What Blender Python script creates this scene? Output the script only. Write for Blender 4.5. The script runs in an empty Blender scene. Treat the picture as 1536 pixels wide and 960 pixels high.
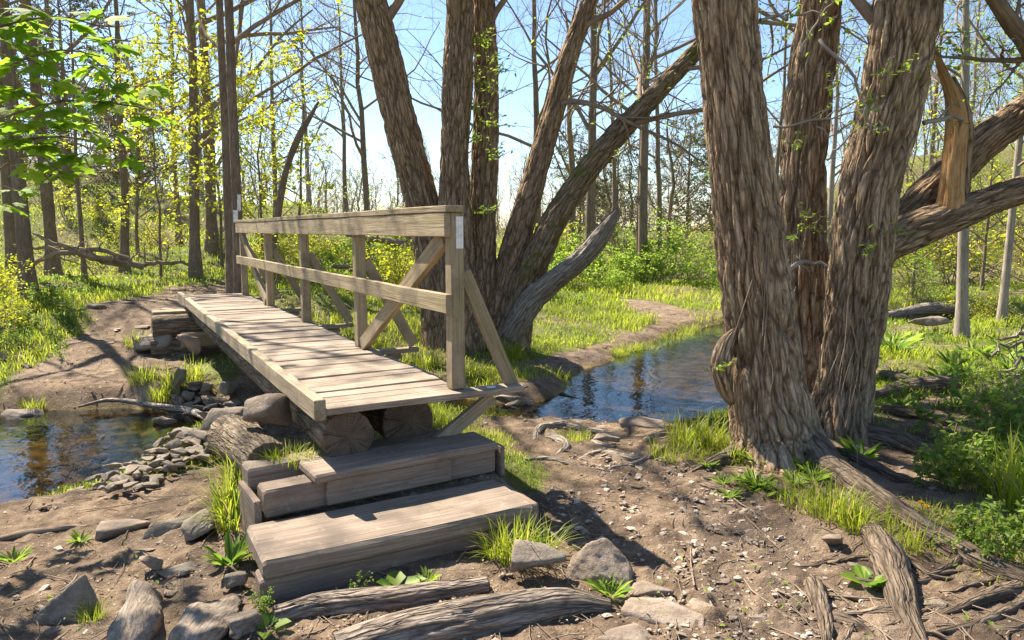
import bpy, bmesh, math
import numpy as np
from mathutils import Vector, Matrix

rng = np.random.default_rng(11)
S = bpy.context.scene
COL = S.collection
R_ = math.radians

# ------------------------------------------------------------------ camera model
F, HOR, CZ = 1090.0, 345.0, 1.65
PITCH = math.atan((480 - HOR) / F)
CP, SP = math.cos(PITCH), math.sin(PITCH)

def ray(px, py):
    a, b = (px - 768) / F, (480 - py) / F
    return np.array([a, CP + b * SP, -SP + b * CP])

def at_z(px, py, z):
    d = ray(px, py)
    return np.array([0, 0, CZ]) + d * ((z - CZ) / d[2])

def at_d(px, py, d):
    v = ray(px, py)
    return np.array([0, 0, CZ]) + v * (d / v[1])

# ------------------------------------------------------------------ noise
_perm = np.random.default_rng(1).permutation(256)
_G = np.random.default_rng(2).normal(size=(256, 3))
_G /= np.linalg.norm(_G, axis=1)[:, None]
_J = np.random.default_rng(3).random((256, 3))

def _h(ix, iy, iz):
    return _perm[(_perm[(_perm[ix & 255] + iy) & 255] + iz) & 255]

def gnoise(p):
    p = np.asarray(p, float)
    i = np.floor(p).astype(int); f = p - i
    u = f * f * f * (f * (f * 6 - 15) + 10)
    r = 0
    for dx in (0, 1):
        wx = u[:, 0] if dx else 1 - u[:, 0]
        for dy in (0, 1):
            wy = u[:, 1] if dy else 1 - u[:, 1]
            for dz in (0, 1):
                wz = u[:, 2] if dz else 1 - u[:, 2]
                g = _G[_h(i[:, 0] + dx, i[:, 1] + dy, i[:, 2] + dz)]
                r = r + wx * wy * wz * ((f - (dx, dy, dz)) * g).sum(1)
    return r * 1.5

def fbm(p, octv=4, gain=.5):
    p = np.asarray(p, float); a, s, r = 1., 0., 0.
    for k in range(octv):
        r = r + a * gnoise(p * 2 ** k + 17.3 * k); s += a; a *= gain
    return r / s

def worley(p):
    i = np.floor(p).astype(int); n = len(p)
    f1 = np.full(n, 9.); f2 = np.full(n, 9.); idh = np.zeros(n, int)
    for dx in (-1, 0, 1):
        for dy in (-1, 0, 1):
            for dz in (-1, 0, 1):
                hh = _h(i[:, 0] + dx, i[:, 1] + dy, i[:, 2] + dz)
                q = i + (dx, dy, dz) + _J[hh]
                d = np.linalg.norm(q - p, axis=1)
                c = d < f1
                f2 = np.where(c, f1, np.minimum(f2, d)); idh = np.where(c, hh, idh)
                f1 = np.where(c, d, f1)
    return f1, f2, idh

def sm(a, b, x):
    t = np.clip((x - a) / (b - a), 0, 1)
    return t * t * (3 - 2 * t)

def P2(x, y, s, o=0.):
    x = np.asarray(x, float)
    return np.stack([x * s, np.asarray(y, float) * s, np.full(x.shape, o + .37)], 1)

# ------------------------------------------------------------------ terrain
STREAM = np.array([(-13, 4.4, 1.3), (-9, 5.0, 1.35), (-6, 5.7, 1.5), (-4.2, 6.2, 1.3), (-3.3, 6.95, .75), (-2.2, 7.5, .5),
                   (-.8, 7.55, .5), (0.1, 7.25, .38), (1.35, 7.5, .78), (1.8, 8.9, .95), (2.5, 10.7, .75), (3.35, 12.7, .5),
                   (4.6, 14.2, .5), (7, 14.7, .7), (9, 14.4, 1.0), (13, 13.5, 1.0), (20, 13, 1.)])
WATER_Z = -.25
CTRL = np.array([(0, 1, 0), (-3, 1, .0), (3, 1, .05), (0, 2, 0), (-1, 3.2, 0), (1, 3, 0), (2.5, 3, .04), (4, 3.5, .08), (6, 3, .1),
    (1.9, 5.1, .1), (2.8, 5.8, .08), (4, 5.5, .02), (6, 7, .05), (4.5, 9, -.02), (7, 10, .0), (.4, 4.8, .0), (.9, 6.2, -.08), (-.4, 5.2, .06),
    (-1.4, 4.3, .08), (-2.2, 3.3, .0), (-2.4, 4.2, -.09), (-3.4, 4.0, -.10), (-3.0, 4.75, -.19), (-4.3, 4.6, -.19), (-5.5, 4.4, -.18), (-2.0, 4.9, -.1), (-1.7, 5.3, .0), (-5.3, 9.6, .24), (-4.9, 8.35, -.1), (-4.7, 9.3, -.1), (-3.9, 9.4, -.1), (-6.3, 8.1, -.08), (-7.6, 7.6, -.08), (-4.1, 8.5, -.05), (-4.4, 11, .55),
    (-7, 9.2, .12), (-9, 9, .2), (-6.5, 11.5, .5), (-8, 12, .5), (-11, 16, .6), (-4, 13, .6), (-6, 17, .6), (-2.2, 11, .25), (-3, 9.4, .1),
    (-.6, 10.3, .02), (-1.0, 9, -.05), (-2, 14, .3), (.6, 9.2, -.17), (.9, 10.3, -.15), (1.5, 11.5, -.15), (2.3, 13, -.13), (3.4, 10.6, -.14), (3.2, 9.2, -.13), (2.7, 7.6, -.08), (4.2, 12, -.13), (1.2, 13, -.04), (3, 14.6, -.12), (0, 15, .1), (3.5, 17, .0), (6, 18, .0),
    (5, 22, .0), (0, 21, .15), (-5, 24, .7), (-10, 24, 1.1), (-15, 26, 2.2), (-18, 32, 3.4), (-12, 36, 2.8), (-28, 30, 4.5), (-8, 40, 1.6),
    (0, 40, .4), (10, 32, .2), (10, 17, .1), (14, 16, .2), (16, 24, 1.0), (22, 32, 3.5), (28, 40, 6), (36, 30, 6), (16, 45, 1.5),
    (0, 80, .6), (-40, 60, 7), (45, 70, 9), (0, 200, 2), (-150, 150, 10), (150, 150, 12), (-12, 5, .1), (-10, 2, .1), (-20, -10, .5), (20, -10, .5),
    (0, -10, .1), (10, 6, .2), (-14, 10, .6), (0, -150, 1), (-200, 0, 3), (200, 0, 3)], float)

def stream_d(x, y):
    best = np.full(x.shape, 1e9)
    for a, b in zip(STREAM[:-1], STREAM[1:]):
        dx, dy = b[0] - a[0], b[1] - a[1]
        t = np.clip(((x - a[0]) * dx + (y - a[1]) * dy) / (dx * dx + dy * dy), 0, 1)
        d = np.hypot(x - a[0] - t * dx, y - a[1] - t * dy) - (a[2] + t * (b[2] - a[2]))
        best = np.minimum(best, d)
    return best

def height(x, y):
    x = np.atleast_1d(np.asarray(x, float)); y = np.atleast_1d(np.asarray(y, float))
    num = np.zeros(x.shape); den = np.zeros(x.shape)
    for cx, cy, cz in CTRL:
        w = 1 / ((x - cx) ** 2 + (y - cy) ** 2 + .25) ** 1.6
        num += w * cz; den += w
    h = num / den
    r = np.hypot(x, y)
    far = sm(12, 40, r)
    h = h + gnoise(P2(x, y, .35, 3)) * (.05 + .35 * far) + gnoise(P2(x, y, 1.3)) * .035 + gnoise(P2(x, y, 4.1)) * .014
    sd = stream_d(x, y) + gnoise(P2(x, y, 1.6, 5)) * .16 + gnoise(P2(x, y, 5, 9)) * .05
    h = np.where(sd < .8, np.minimum(h, -.47 + (h + .47) * sm(-.35, .5, sd)), h)
    # rubble mounds on both sides of the channel beside the bridge
    for mx, my, mr, mz in ((-2.75, 6.1, .5, .09), (-3.0, 5.72, .45, .08), (-3.3, 7.55, .45, .1)):
        h = h + mz * np.exp(-((x - mx) ** 2 + (y - my) ** 2) / (mr * mr))
    h = h + .24 * np.exp(-((x + 1.47) ** 2 + (y - 4.42) ** 2) / .10)
    uu = (x + .72) * .87 + (y - 4.15) * .49; vv = -(x + .72) * .49 + (y - 4.15) * .87
    h = np.maximum(h, h + (.17 - h) * sm(.75, .6, np.abs(uu)) * sm(.30, .18, np.abs(vv)))
    # shallow shelf right of the steps
    sh = np.exp(-((x - .35) ** 2 + (y - 7.0) ** 2) / .5)
    h = np.maximum(h, -.30 + 0 * sh) * sh + h * (1 - sh)
    return h

def hz(x, y):
    return float(height(x, y)[0])

def ground(px, py):
    """point where the view ray of a photo pixel meets the terrain"""
    v = ray(px, py); o = np.array([0, 0, CZ])
    t = np.concatenate([np.arange(1, 16, .02), np.arange(16, 90, .2)])
    p = o + v[None] * t[:, None]
    below = p[:, 2] < height(p[:, 0], p[:, 1])
    k = int(np.argmax(below)) if below.any() else len(t) - 1
    q = p[k]; q[2] = hz(q[0], q[1])
    return q

def poly_mask(x, y, poly):
    """signed distance to a polygon, negative inside"""
    poly = np.asarray(poly)[:, :2]; n = len(poly)
    ins = np.zeros(x.shape, bool); best = np.full(x.shape, 1e9)
    for k in range(n):
        a, b = poly[k], poly[(k + 1) % n]
        c = ((a[1] > y) != (b[1] > y))
        with np.errstate(divide='ignore', invalid='ignore'):
            xi = (b[0] - a[0]) * (y - a[1]) / (b[1] - a[1]) + a[0]
        ins ^= c & (x < xi)
        d = b - a
        t = np.clip(((x - a[0]) * d[0] + (y - a[1]) * d[1]) / (d @ d + 1e-12), 0, 1)
        best = np.minimum(best, np.hypot(x - a[0] - t * d[0], y - a[1] - t * d[1]))
    return np.where(ins, -best, best)

def wp(pts):
    return [ground(*p) for p in pts]

DIRT = [wp([(85, 535), (140, 492), (205, 447), (265, 432), (340, 430), (345, 450), (300, 520), (262, 590), (200, 612), (130, 612), (50, 612), (20, 596), (45, 560)]),
        [(-14, -20), (-9, 4.2), (-4.2, 4.75), (-3.0, 4.95), (-2.3, 4.95), (-1.5, 4.6), (-.2, 4.5)] + [tuple(q[:2]) for q in wp([(830, 745), (845, 705), (790, 665), (850, 650), (930, 640), (1000, 655), (1020, 690), (1110, 705), (1210, 760), (1290, 800), (1400, 850), (1540, 890), (1900, 1000)])] + [(8, -20)],
        wp([(790, 548), (860, 528), (930, 515), (985, 490), (1005, 475), (950, 462), (935, 450), (975, 452), (1030, 470), (1020, 495), (950, 525), (905, 545), (850, 562)]),
        wp([(740, 640), (800, 618), (860, 605), (990, 612), (1012, 640), (1005, 668), (900, 672), (800, 665)]),
        wp([(760, 590), (830, 570), (880, 590), (830, 612)]),
        wp([(1340, 620), (1420, 600), (1560, 560), (1640, 600), (1560, 640), (1400, 650)]),
        wp([(1250, 690), (1330, 650), (1450, 690), (1400, 740), (1330, 730)]),
        wp([(345, 610), (440, 520), (560, 560), (620, 640), (450, 660)])]
GRAVEL = [wp([(850, 700), (960, 655), (1060, 720), (1170, 770), (1260, 850), (1270, 1000), (1000, 1000), (980, 860), (900, 780)])]

def masks(x, y):
    nz = gnoise(P2(x, y, 1.1, 2)) * .22 + gnoise(P2(x, y, 4.3, 6)) * .10
    g = np.ones(x.shape)
    for k, poly in enumerate(DIRT):
        sd = poly_mask(x, y, poly) + nz * (1.3 if k == 1 else .8)
        w = .35 if k == 1 else .28
        g = np.minimum(g, sm(-.08, w, sd))
    # sparse weedy ground on the right bank and thinning patches
    g = g * (.5 + .5 * sm(-.35, .2, gnoise(P2(x, y, .8, 8))))
    sd = stream_d(x, y)
    g = g * sm(-.02, .16, sd + nz * .4)
    gv = np.zeros(x.shape)
    for poly in GRAVEL:
        gv = np.maximum(gv, sm(.35, -.25, poly_mask(x, y, poly) + nz))
    return g, gv, sd

# ------------------------------------------------------------------ mesh building
class MB:
    def __init__(s):
        s.V = []; s.n = 0; s.F = []; s.A = {}
    def add(s, V, F, mat=0, smooth=True, **attrs):
        V = np.asarray(V, np.float32).reshape(-1, 3)
        for f in (F if isinstance(F, list) else [F]):
            f = np.asarray(f, np.int64)
            if len(f): s.F.append((f + s.n, mat, smooth))
        for k, v in attrs.items():
            s.A.setdefault(k, []).append((s.n, np.asarray(v, np.float32)))
        s.V.append(V); s.n += len(V)
        return s
    def mesh(s, name, mats):
        V = np.concatenate(s.V) if s.V else np.zeros((0, 3), np.float32)
        me = bpy.data.meshes.new(name)
        me.vertices.add(len(V)); me.vertices.foreach_set('co', V.ravel())
        loops = np.concatenate([f.ravel() for f, _, _ in s.F])
        tot = np.concatenate([np.full(len(f), f.shape[1]) for f, _, _ in s.F])
        start = np.concatenate([[0], np.cumsum(tot)[:-1]])
        me.loops.add(len(loops)); me.loops.foreach_set('vertex_index', loops.astype(np.int32))
        me.polygons.add(len(tot)); me.polygons.foreach_set('loop_start', start.astype(np.int32))
        me.polygons.foreach_set('material_index', np.concatenate([np.full(len(f), m) for f, m, _ in s.F]).astype(np.int32))
        me.polygons.foreach_set('use_smooth', np.concatenate([np.full(len(f), sm_) for f, _, sm_ in s.F]).astype(bool))
        for k, lst in s.A.items():
            vec = any(v.ndim == 2 for _, v in lst)
            full = np.zeros((len(V), 3) if vec else len(V), np.float32)
            for o, v in lst: full[o:o + len(v)] = v
            a = me.attributes.new(k, 'FLOAT_VECTOR' if vec else 'FLOAT', 'POINT')
            a.data.foreach_set('vector' if vec else 'value', full.ravel())
        for m in (mats if isinstance(mats, (list, tuple)) else [mats]): me.materials.append(m)
        me.update(calc_edges=True); me.validate()
        return me
    def obj(s, name, mats, parent=None, **kw):
        return link(name, s.mesh(name, mats), parent, **kw)

def link(name, me, parent=None, loc=None, rot=None, scale=None):
    o = bpy.data.objects.new(name, me); COL.objects.link(o)
    if parent: o.parent = parent
    if loc is not None: o.location = [float(q) for q in loc]
    if rot is not None: o.rotation_euler = [float(q) for q in rot]
    if scale is not None: o.scale = [float(scale)] * 3 if np.isscalar(scale) else [float(q) for q in scale]
    return o

def tag(o, label=None, cat=None, group=None, kind=None):
    if label: o['label'] = label
    if cat: o['category'] = cat
    if group: o['group'] = group
    if kind: o['kind'] = kind
    return o

def empty(name, loc=(0, 0, 0), rotz=0., label=None, cat=None, group=None, scale=1.):
    o = link(name, None, None, loc, (0, 0, rotz), scale)
    o.empty_display_size = .1
    return tag(o, label, cat, group)

def nrm(v):
    return v / np.maximum(np.linalg.norm(v, axis=-1, keepdims=True), 1e-9)

def tubes(P, R, n=4):
    """batch of tubes: P (B,K,3), R (B,K) -> verts, quads, bark coordinates"""
    P = np.asarray(P, float); R = np.asarray(R, float)
    B, K, _ = P.shape
    T = nrm(np.gradient(P, axis=1))
    ref = nrm(np.cross(P[:, -1] - P[:, 0], np.array([.31, .87, .38])) + 1e-6)[:, None]
    N = nrm(ref - (ref * T).sum(2, keepdims=True) * T); Bn = np.cross(T, N)
    a = np.arange(n) * 2 * math.pi / n
    ring = N[:, :, None] * np.cos(a)[None, None, :, None] + Bn[:, :, None] * np.sin(a)[None, None, :, None]
    V = P[:, :, None] + ring * R[:, :, None, None]
    s = np.concatenate([np.zeros((B, 1)), np.cumsum(np.linalg.norm(np.diff(P, axis=1), axis=2), axis=1)], 1)
    bc = np.empty((B, K, n, 3))
    bc[..., 0] = np.cos(a) * R[:, :, None]; bc[..., 1] = np.sin(a) * R[:, :, None]; bc[..., 2] = s[:, :, None]
    b, k, j = np.meshgrid(np.arange(B), np.arange(K - 1), np.arange(n), indexing='ij')
    i0 = (b * K + k) * n; j2 = (j + 1) % n
    Fq = np.stack([i0 + j, i0 + j2, i0 + n + j2, i0 + n + j], -1).reshape(-1, 4)
    return V.reshape(-1, 3), Fq, bc.reshape(-1, 3)

def spline(pts, n):
    """Catmull-Rom through pts (any columns), n samples even in arc length"""
    p = np.asarray(pts, float)
    if len(p) == 2: p = np.array([p[0], p[0] * .5 + p[1] * .5, p[1]])
    q = np.concatenate([[2 * p[0] - p[1]], p, [2 * p[-1] - p[-2]]])
    t = np.linspace(0, 1, 24, endpoint=False)[:, None]
    out = []
    for i in range(len(p) - 1):
        a, b, c, d = q[i:i + 4]
        out.append(.5 * (2 * b + (c - a) * t + (2 * a - 5 * b + 4 * c - d) * t ** 2 + (3 * b - a - 3 * c + d) * t ** 3))
    out.append(p[-1:]); o = np.concatenate(out)
    L = np.concatenate([[0], np.cumsum(np.linalg.norm(np.diff(o[:, :3], axis=0), axis=1))])
    u = np.linspace(0, L[-1], n)
    return np.stack([np.interp(u, L, o[:, k]) for k in range(o.shape[1])], 1)

def bark_tube(mb, pts, n_around, step, amp=.02, cell=(.075, .36), flare=0., flare_h=.5, lobes=5, seed=0, lump=.04, cap=None, mat=0, warp=1., min_n=6):
    """a real-surface trunk: pts rows (x,y,z,r); furrowed bark pushed in along the plate edges"""
    p0 = np.asarray(pts, float)
    L = np.linalg.norm(np.diff(p0[:, :3], axis=0), axis=1).sum()
    K = max(min_n, int(L / step)); c = spline(p0, K)
    P, R = c[:, :3], c[:, 3]
    T = nrm(np.gradient(P, axis=0)); N = np.zeros_like(T)
    v = np.cross(T[0], [0, 1, .2]); v /= np.linalg.norm(v)
    for k in range(K):
        v = v - (v @ T[k]) * T[k]; v /= np.linalg.norm(v); N[k] = v
    Bn = np.cross(T, N)
    a = np.arange(n_around) * 2 * math.pi / n_around
    s = np.linspace(0, L, K)
    ca, sa = np.cos(a), np.sin(a)
    Rm = float(np.median(R))
    bc = np.stack([np.broadcast_to(ca * Rm, (K, n_around)), np.broadcast_to(sa * Rm, (K, n_around)),
                   np.broadcast_to(s[:, None], (K, n_around))], -1).reshape(-1, 3)
    o = np.array([seed * 3.7, seed * 1.9, seed * 5.3])
    q = bc + o
    w = np.stack([gnoise(q * (4, 4, 2.6)), gnoise(q * (4, 4, 2.6) + 40), gnoise(q * (4, 4, 1.3) + 80)], 1)
    qw = q + w * (.045, .045, .10) * warp * (cell[0] / .06)
    k1, k2 = .80 / cell[0], .62 / cell[1]
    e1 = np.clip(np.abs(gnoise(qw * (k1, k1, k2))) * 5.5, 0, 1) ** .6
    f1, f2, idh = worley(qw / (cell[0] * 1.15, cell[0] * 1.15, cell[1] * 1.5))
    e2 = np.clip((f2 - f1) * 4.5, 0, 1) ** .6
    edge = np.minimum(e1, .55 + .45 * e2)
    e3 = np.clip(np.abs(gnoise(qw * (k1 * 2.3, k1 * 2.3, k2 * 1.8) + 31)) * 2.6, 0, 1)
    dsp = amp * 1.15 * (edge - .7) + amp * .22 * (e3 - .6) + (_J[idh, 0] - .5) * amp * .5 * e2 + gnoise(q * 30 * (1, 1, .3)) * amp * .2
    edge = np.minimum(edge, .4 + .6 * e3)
    dsp = dsp * np.clip(np.repeat(R, n_around) / max(Rm, 1e-6), .35, 1.2) + np.repeat(R, n_around) * lump * 2 * gnoise(q * (2.3, 2.3, .9) + 9)
    if flare:
        ss = bc[:, 2]; aa = np.tile(a, K)
        lob = .5 + .5 * np.cos(aa * lobes + seed + .8 * np.sin(aa * 2 + seed))
        dsp = dsp + flare * np.exp(-(ss / flare_h) * 2.2) * (.35 + .9 * lob)
    ring = N[:, None] * ca[None, :, None] + Bn[:, None] * sa[None, :, None]
    V = (P[:, None] + ring * R[:, None, None]).reshape(-1, 3) + ring.reshape(-1, 3) * dsp[:, None]
    k, j = np.meshgrid(np.arange(K - 1), np.arange(n_around), indexing='ij')
    i0 = k * n_around; j2 = (j + 1) % n_around
    Fq = np.stack([i0 + j, i0 + j2, i0 + n_around + j2, i0 + n_around + j], -1).reshape(-1, 4)
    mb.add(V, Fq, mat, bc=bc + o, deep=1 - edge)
    for end, cm in (cap or {}).items():
        base = 0 if end == 0 else (K - 1) * n_around
        rim = V[base:base + n_around]; ctr = rim.mean(0)
        rings = [rim] + [ctr + (rim - ctr) * f_ for f_ in (.92, .7, .45, .2)]
        VV = np.concatenate(rings + [ctr[None]])
        tt = T[0 if end == 0 else -1] * (-1 if end == 0 else 1)
        m = n_around; VV[m:] += tt * .004 + tt * (gnoise(VV[m:] * 14) * .006)[:, None]
        fq = []
        for ri in range(4):
            jj = np.arange(m); j2_ = (jj + 1) % m
            fq.append(np.stack([ri * m + jj, ri * m + j2_, (ri + 1) * m + j2_, (ri + 1) * m + jj], 1))
        ft = np.stack([4 * m + np.arange(m), 4 * m + (np.arange(m) + 1) % m, np.full(m, 5 * m)], 1)
        lc = np.concatenate([np.stack([ca * Rm * f_, sa * Rm * f_, 0 * ca + seed], 1) for f_ in (1, .92, .7, .45, .2)] + [[[0, 0, seed]]])
        mb.add(VV, [np.concatenate(fq), ft], cm, bc=lc)
    return P, R

def board(mb, p0, p1, up, w, h, bev=.006, rough=.0015, seg=None, mat=0, top=None, seed=None):
    """chamfered timber from p0 to p1 (centre line), w across, h along up; ends square"""
    p0, p1, up = (np.asarray(q, float) for q in (p0, p1, up))
    ax = p1 - p0; L = np.linalg.norm(ax); ax /= L
    up = up - (up @ ax) * ax; up /= np.linalg.norm(up); sd = np.cross(ax, up)
    K = seg or max(2, int(L / .12)); b = bev
    prof = []
    for (x0, y0) in ((1, -1), (1, 1), (-1, 1), (-1, -1)):
        x_, y_ = x0 * w / 2, y0 * h / 2
        if x0 * y0 < 0: prof += [(x_ - x0 * b, y_), (x_, y_ - y0 * b)]
        else: prof += [(x_, y_ - y0 * b), (x_ - x0 * b, y_)]
    # densify long sides
    dense = []
    for i in range(8):
        a_, c_ = np.array(prof[i]), np.array(prof[(i + 1) % 8])
        m = max(1, int(np.linalg.norm(c_ - a_) / .05)) if np.linalg.norm(c_ - a_) > .02 else 1
        for k in range(m): dense.append(a_ + (c_ - a_) * k / m)
    prof = np.array(dense); n = len(prof)
    ts = np.concatenate([[0], np.linspace(b, L - b, K), [L]])
    sc = np.ones(K + 2); sc[0] = sc[-1] = 0
    sd_ = rng.random() * 50 if seed is None else seed
    shr = np.array([1 - 2 * b / w, 1 - 2 * b / h])
    V = []; C = []
    for i, t in enumerate(ts):
        pr = prof * (shr if sc[i] == 0 else 1)
        V.append(p0 + ax * t + pr[:, :1] * sd + pr[:, 1:] * up)
        C.append(np.column_stack([np.full(n, t + sd_), pr[:, 0] + sd_ * 1.7, pr[:, 1] + sd_ * .7]))
    V = np.concatenate(V); C = np.concatenate(C)
    if rough:
        nz = gnoise(C * (2.2, 9, 9)) + .6 * gnoise(C * (5, 34, 34))
        nd = V - (p0 + ((V - p0) @ ax)[:, None] * ax)
        V = V + nrm(nd) * (nz * rough)[:, None] + up * (gnoise(C * (.9, .1, .1)) * rough * 2)[:, None]
    k, j = np.meshgrid(np.arange(K + 1), np.arange(n), indexing='ij'); i0 = k * n; j2 = (j + 1) % n
    Fq = np.stack([i0 + j2, i0 + j, i0 + n + j, i0 + n + j2], -1).reshape(-1, 4)
    mb.add(V, Fq, mat, False, bc=C, tint=np.full(len(V), rng.random()))
    for e in (0, K + 1):
        rim = V[e * n:e * n + n]
        f = np.arange(n)[None] if e == 0 else np.arange(n)[::-1][None]
        mb.add(rim, f.copy(), mat, False, bc=C[e * n:e * n + n] * (.12, 1, 1), tint=np.full(n, rng.random()))

# ------------------------------------------------------------------ materials
def new_mat(name):
    m = bpy.data.materials.new(name); m.use_nodes = True
    nt = m.node_tree; nt.nodes.clear()
    return m, nt

def nd(nt, typ, props=None, **ins):
    n = nt.nodes.new(typ)
    for k, v in (props or {}).items(): setattr(n, k, v)
    for k, v in ins.items():
        key = int(k[1:]) if k[0] == 'i' and k[1:].isdigit() else k.replace('_', ' ')
        s = n.inputs[key]
        if isinstance(v, bpy.types.NodeSocket): nt.links.new(v, s)
        else: s.default_value = (*v, 1) if isinstance(v, tuple) and len(v) == 3 and s.type == 'RGBA' else v
    return n

def ramp(nt, fac, stops, interp='LINEAR'):
    r = nd(nt, 'ShaderNodeValToRGB', None, Fac=fac); cr = r.color_ramp; cr.interpolation = interp
    while len(cr.elements) < len(stops): cr.elements.new(.5)
    for e, (p, c) in zip(cr.elements, stops):
        e.position = p; e.color = (*c, 1) if not np.isscalar(c) else (c, c, c, 1)
    return r.outputs[0]

def mixc(nt, f, a, b, mode='MIX'):
    n = nd(nt, 'ShaderNodeMix', {'data_type': 'RGBA', 'blend_type': mode}, i0=f, i6=a, i7=b)
    return n.outputs[2]

def attr(nt, name, vec=False):
    n = nd(nt, 'ShaderNodeAttribute', {'attribute_name': name})
    return n.outputs['Vector' if vec else 'Fac']

def noise(nt, vec, scale, detail=4., rough=.55, dist=0.):
    return nd(nt, 'ShaderNodeTexNoise', None, Vector=vec, Scale=scale, Detail=detail, Roughness=rough, Distortion=dist).outputs[0]

def mapv(nt, vec, scale):
    return nd(nt, 'ShaderNodeVectorMath', {'operation': 'MULTIPLY'}, i0=vec, i1=scale).outputs[0]

def math_(nt, op, a, b=0.):
    return nd(nt, 'ShaderNodeMath', {'operation': op}, i0=a, i1=b).outputs[0]

def finish(nt, color, rough=.85, bump=None, bstr=.5, bdist=.01, spec=.25, trans=0., tcol=None):
    p = nd(nt, 'ShaderNodeBsdfPrincipled', None, Base_Color=color, Roughness=rough)
    p.inputs['Specular IOR Level'].default_value = spec
    if bump is not None:
        b = nd(nt, 'ShaderNodeBump', None, Height=bump, Strength=bstr, Distance=bdist)
        nt.links.new(b.outputs[0], p.inputs['Normal'])
    sh = p.outputs[0]
    if trans:
        t = nd(nt, 'ShaderNodeBsdfTranslucent', None, Color=tcol if tcol is not None else color)
        sh = nd(nt, 'ShaderNodeMixShader', None, i0=trans, i1=sh, i2=t.outputs[0]).outputs[0]
    o = nd(nt, 'ShaderNodeOutputMaterial'); nt.links.new(sh, o.inputs[0])

def bark_mat(name, lo, mid, hi, moss=0., fine=1., usedeep=True, crack=None):
    m, nt = new_mat(name); bc = attr(nt, 'bc', True)
    crack = usedeep if crack is None else crack
    n1 = noise(nt, mapv(nt, bc, (30, 30, 3.6)), 1.5, 7, .7, .4)
    n2 = noise(nt, bc, 2.4, 4)
    c = ramp(nt, n1, [(.30, lo), (.47, mid), (.68, hi)])
    c = mixc(nt, ramp(nt, n2, [(.40, 0.), (.62, .5)]), c, tuple(q * .6 for q in mid))
    n4 = noise(nt, bc, 5.5, 5, .7)
    c = mixc(nt, ramp(nt, n4, [(.56, 0.), (.66, .35)]), c, tuple(q * w for q, w in zip(hi, (.85, 1., .95))))
    hgt = math_(nt, 'MULTIPLY', noise(nt, mapv(nt, bc, (60, 60, 9)), 1.3, 6, .7, .6), .6)
    if crack:
        wn = nd(nt, 'ShaderNodeTexNoise', None, Vector=mapv(nt, bc, (1, 1, .45)), Scale=11., Detail=3.).outputs[1]
        off = nd(nt, 'ShaderNodeVectorMath', {'operation': 'SUBTRACT'}, i0=wn, i1=(.5, .5, .5)).outputs[0]
        wv = nd(nt, 'ShaderNodeVectorMath', {'operation': 'MULTIPLY_ADD'}, i0=off, i1=(.05, .05, .10), i2=bc).outputs[0]
        for sc, amt, wd in (((22, 22, 2.3), .8, .12), ((50, 50, 6.), .4, .11)):
            vd = nd(nt, 'ShaderNodeTexVoronoi', {'feature': 'DISTANCE_TO_EDGE'}, Vector=mapv(nt, wv, sc), Scale=1.).outputs[0]
            vc = nd(nt, 'ShaderNodeTexVoronoi', {'feature': 'F1'}, Vector=mapv(nt, wv, sc), Scale=1.).outputs['Color']
            r = nd(nt, 'ShaderNodeSeparateColor', None, Color=vc).outputs[0]
            c = mixc(nt, math_(nt, 'MULTIPLY', r, .28), c, tuple(q * .5 for q in mid))
            c = mixc(nt, ramp(nt, vd, [(.0, amt), (wd, 0.)]), c, tuple(q * .7 for q in lo))
            hgt = math_(nt, 'ADD', hgt, math_(nt, 'MULTIPLY', ramp(nt, vd, [(0., 0.), (wd * 1.6, 1.)]), amt))
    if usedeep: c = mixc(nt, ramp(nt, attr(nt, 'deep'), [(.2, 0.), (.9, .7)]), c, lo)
    if moss:
        n3 = noise(nt, bc, 3.3, 5, .7)
        c = mixc(nt, ramp(nt, n3, [(.62 - moss * .2, 0.), (.72 - moss * .2, .8)]), c, (.13, .135, .022))
    finish(nt, c, .92, hgt, .9 * fine, .02, .1)
    return m

def wood_mat(name, lo, mid, hi, green=0., rough=.8, tintv=.35):
    m, nt = new_mat(name); bc = attr(nt, 'bc', True)
    g = noise(nt, mapv(nt, bc, (1.6, 46, 46)), 1.6, 6, .65, .5)
    big = noise(nt, mapv(nt, bc, (1.2, 6, 6)), 1.3, 4, .6)
    c = ramp(nt, g, [(.25, lo), (.48, mid), (.72, hi)])
    t = attr(nt, 'tint')
    c = mixc(nt, math_(nt, 'MULTIPLY', t, tintv), c, lo)
    c = mixc(nt, ramp(nt, big, [(.42, 0.), (.72, .6)]), c, tuple(q * .6 for q in mid))
    if green: c = mixc(nt, ramp(nt, big, [(.3, green), (.55, 0.)]), c, (.17, .17, .06))
    ob = nd(nt, 'ShaderNodeTexCoord').outputs['Object']
    gr = noise(nt, ob, 3.4, 6, .68); c = mixc(nt, ramp(nt, gr, [(.50, 0.), (.66, .55)]), c, (.12, .09, .068))
    fl = noise(nt, ob, 11, 5, .7); c = mixc(nt, ramp(nt, fl, [(.60, 0.), (.68, .4)]), c, (.40, .37, .29))
    ck = noise(nt, mapv(nt, bc, (1.1, 60, 60)), 1.2, 3, .6, .3); c = mixc(nt, ramp(nt, ck, [(.27, .85), (.33, 0.)]), c, tuple(q * .35 for q in lo))
    kn = noise(nt, mapv(nt, bc, (3.2, 12, 12)), 1.7, 2)
    c = mixc(nt, ramp(nt, kn, [(.73, 0.), (.78, .7)]), c, tuple(q * .45 for q in lo))
    finish(nt, c, rough, g, .6, .006, .2)
    return m

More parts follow.
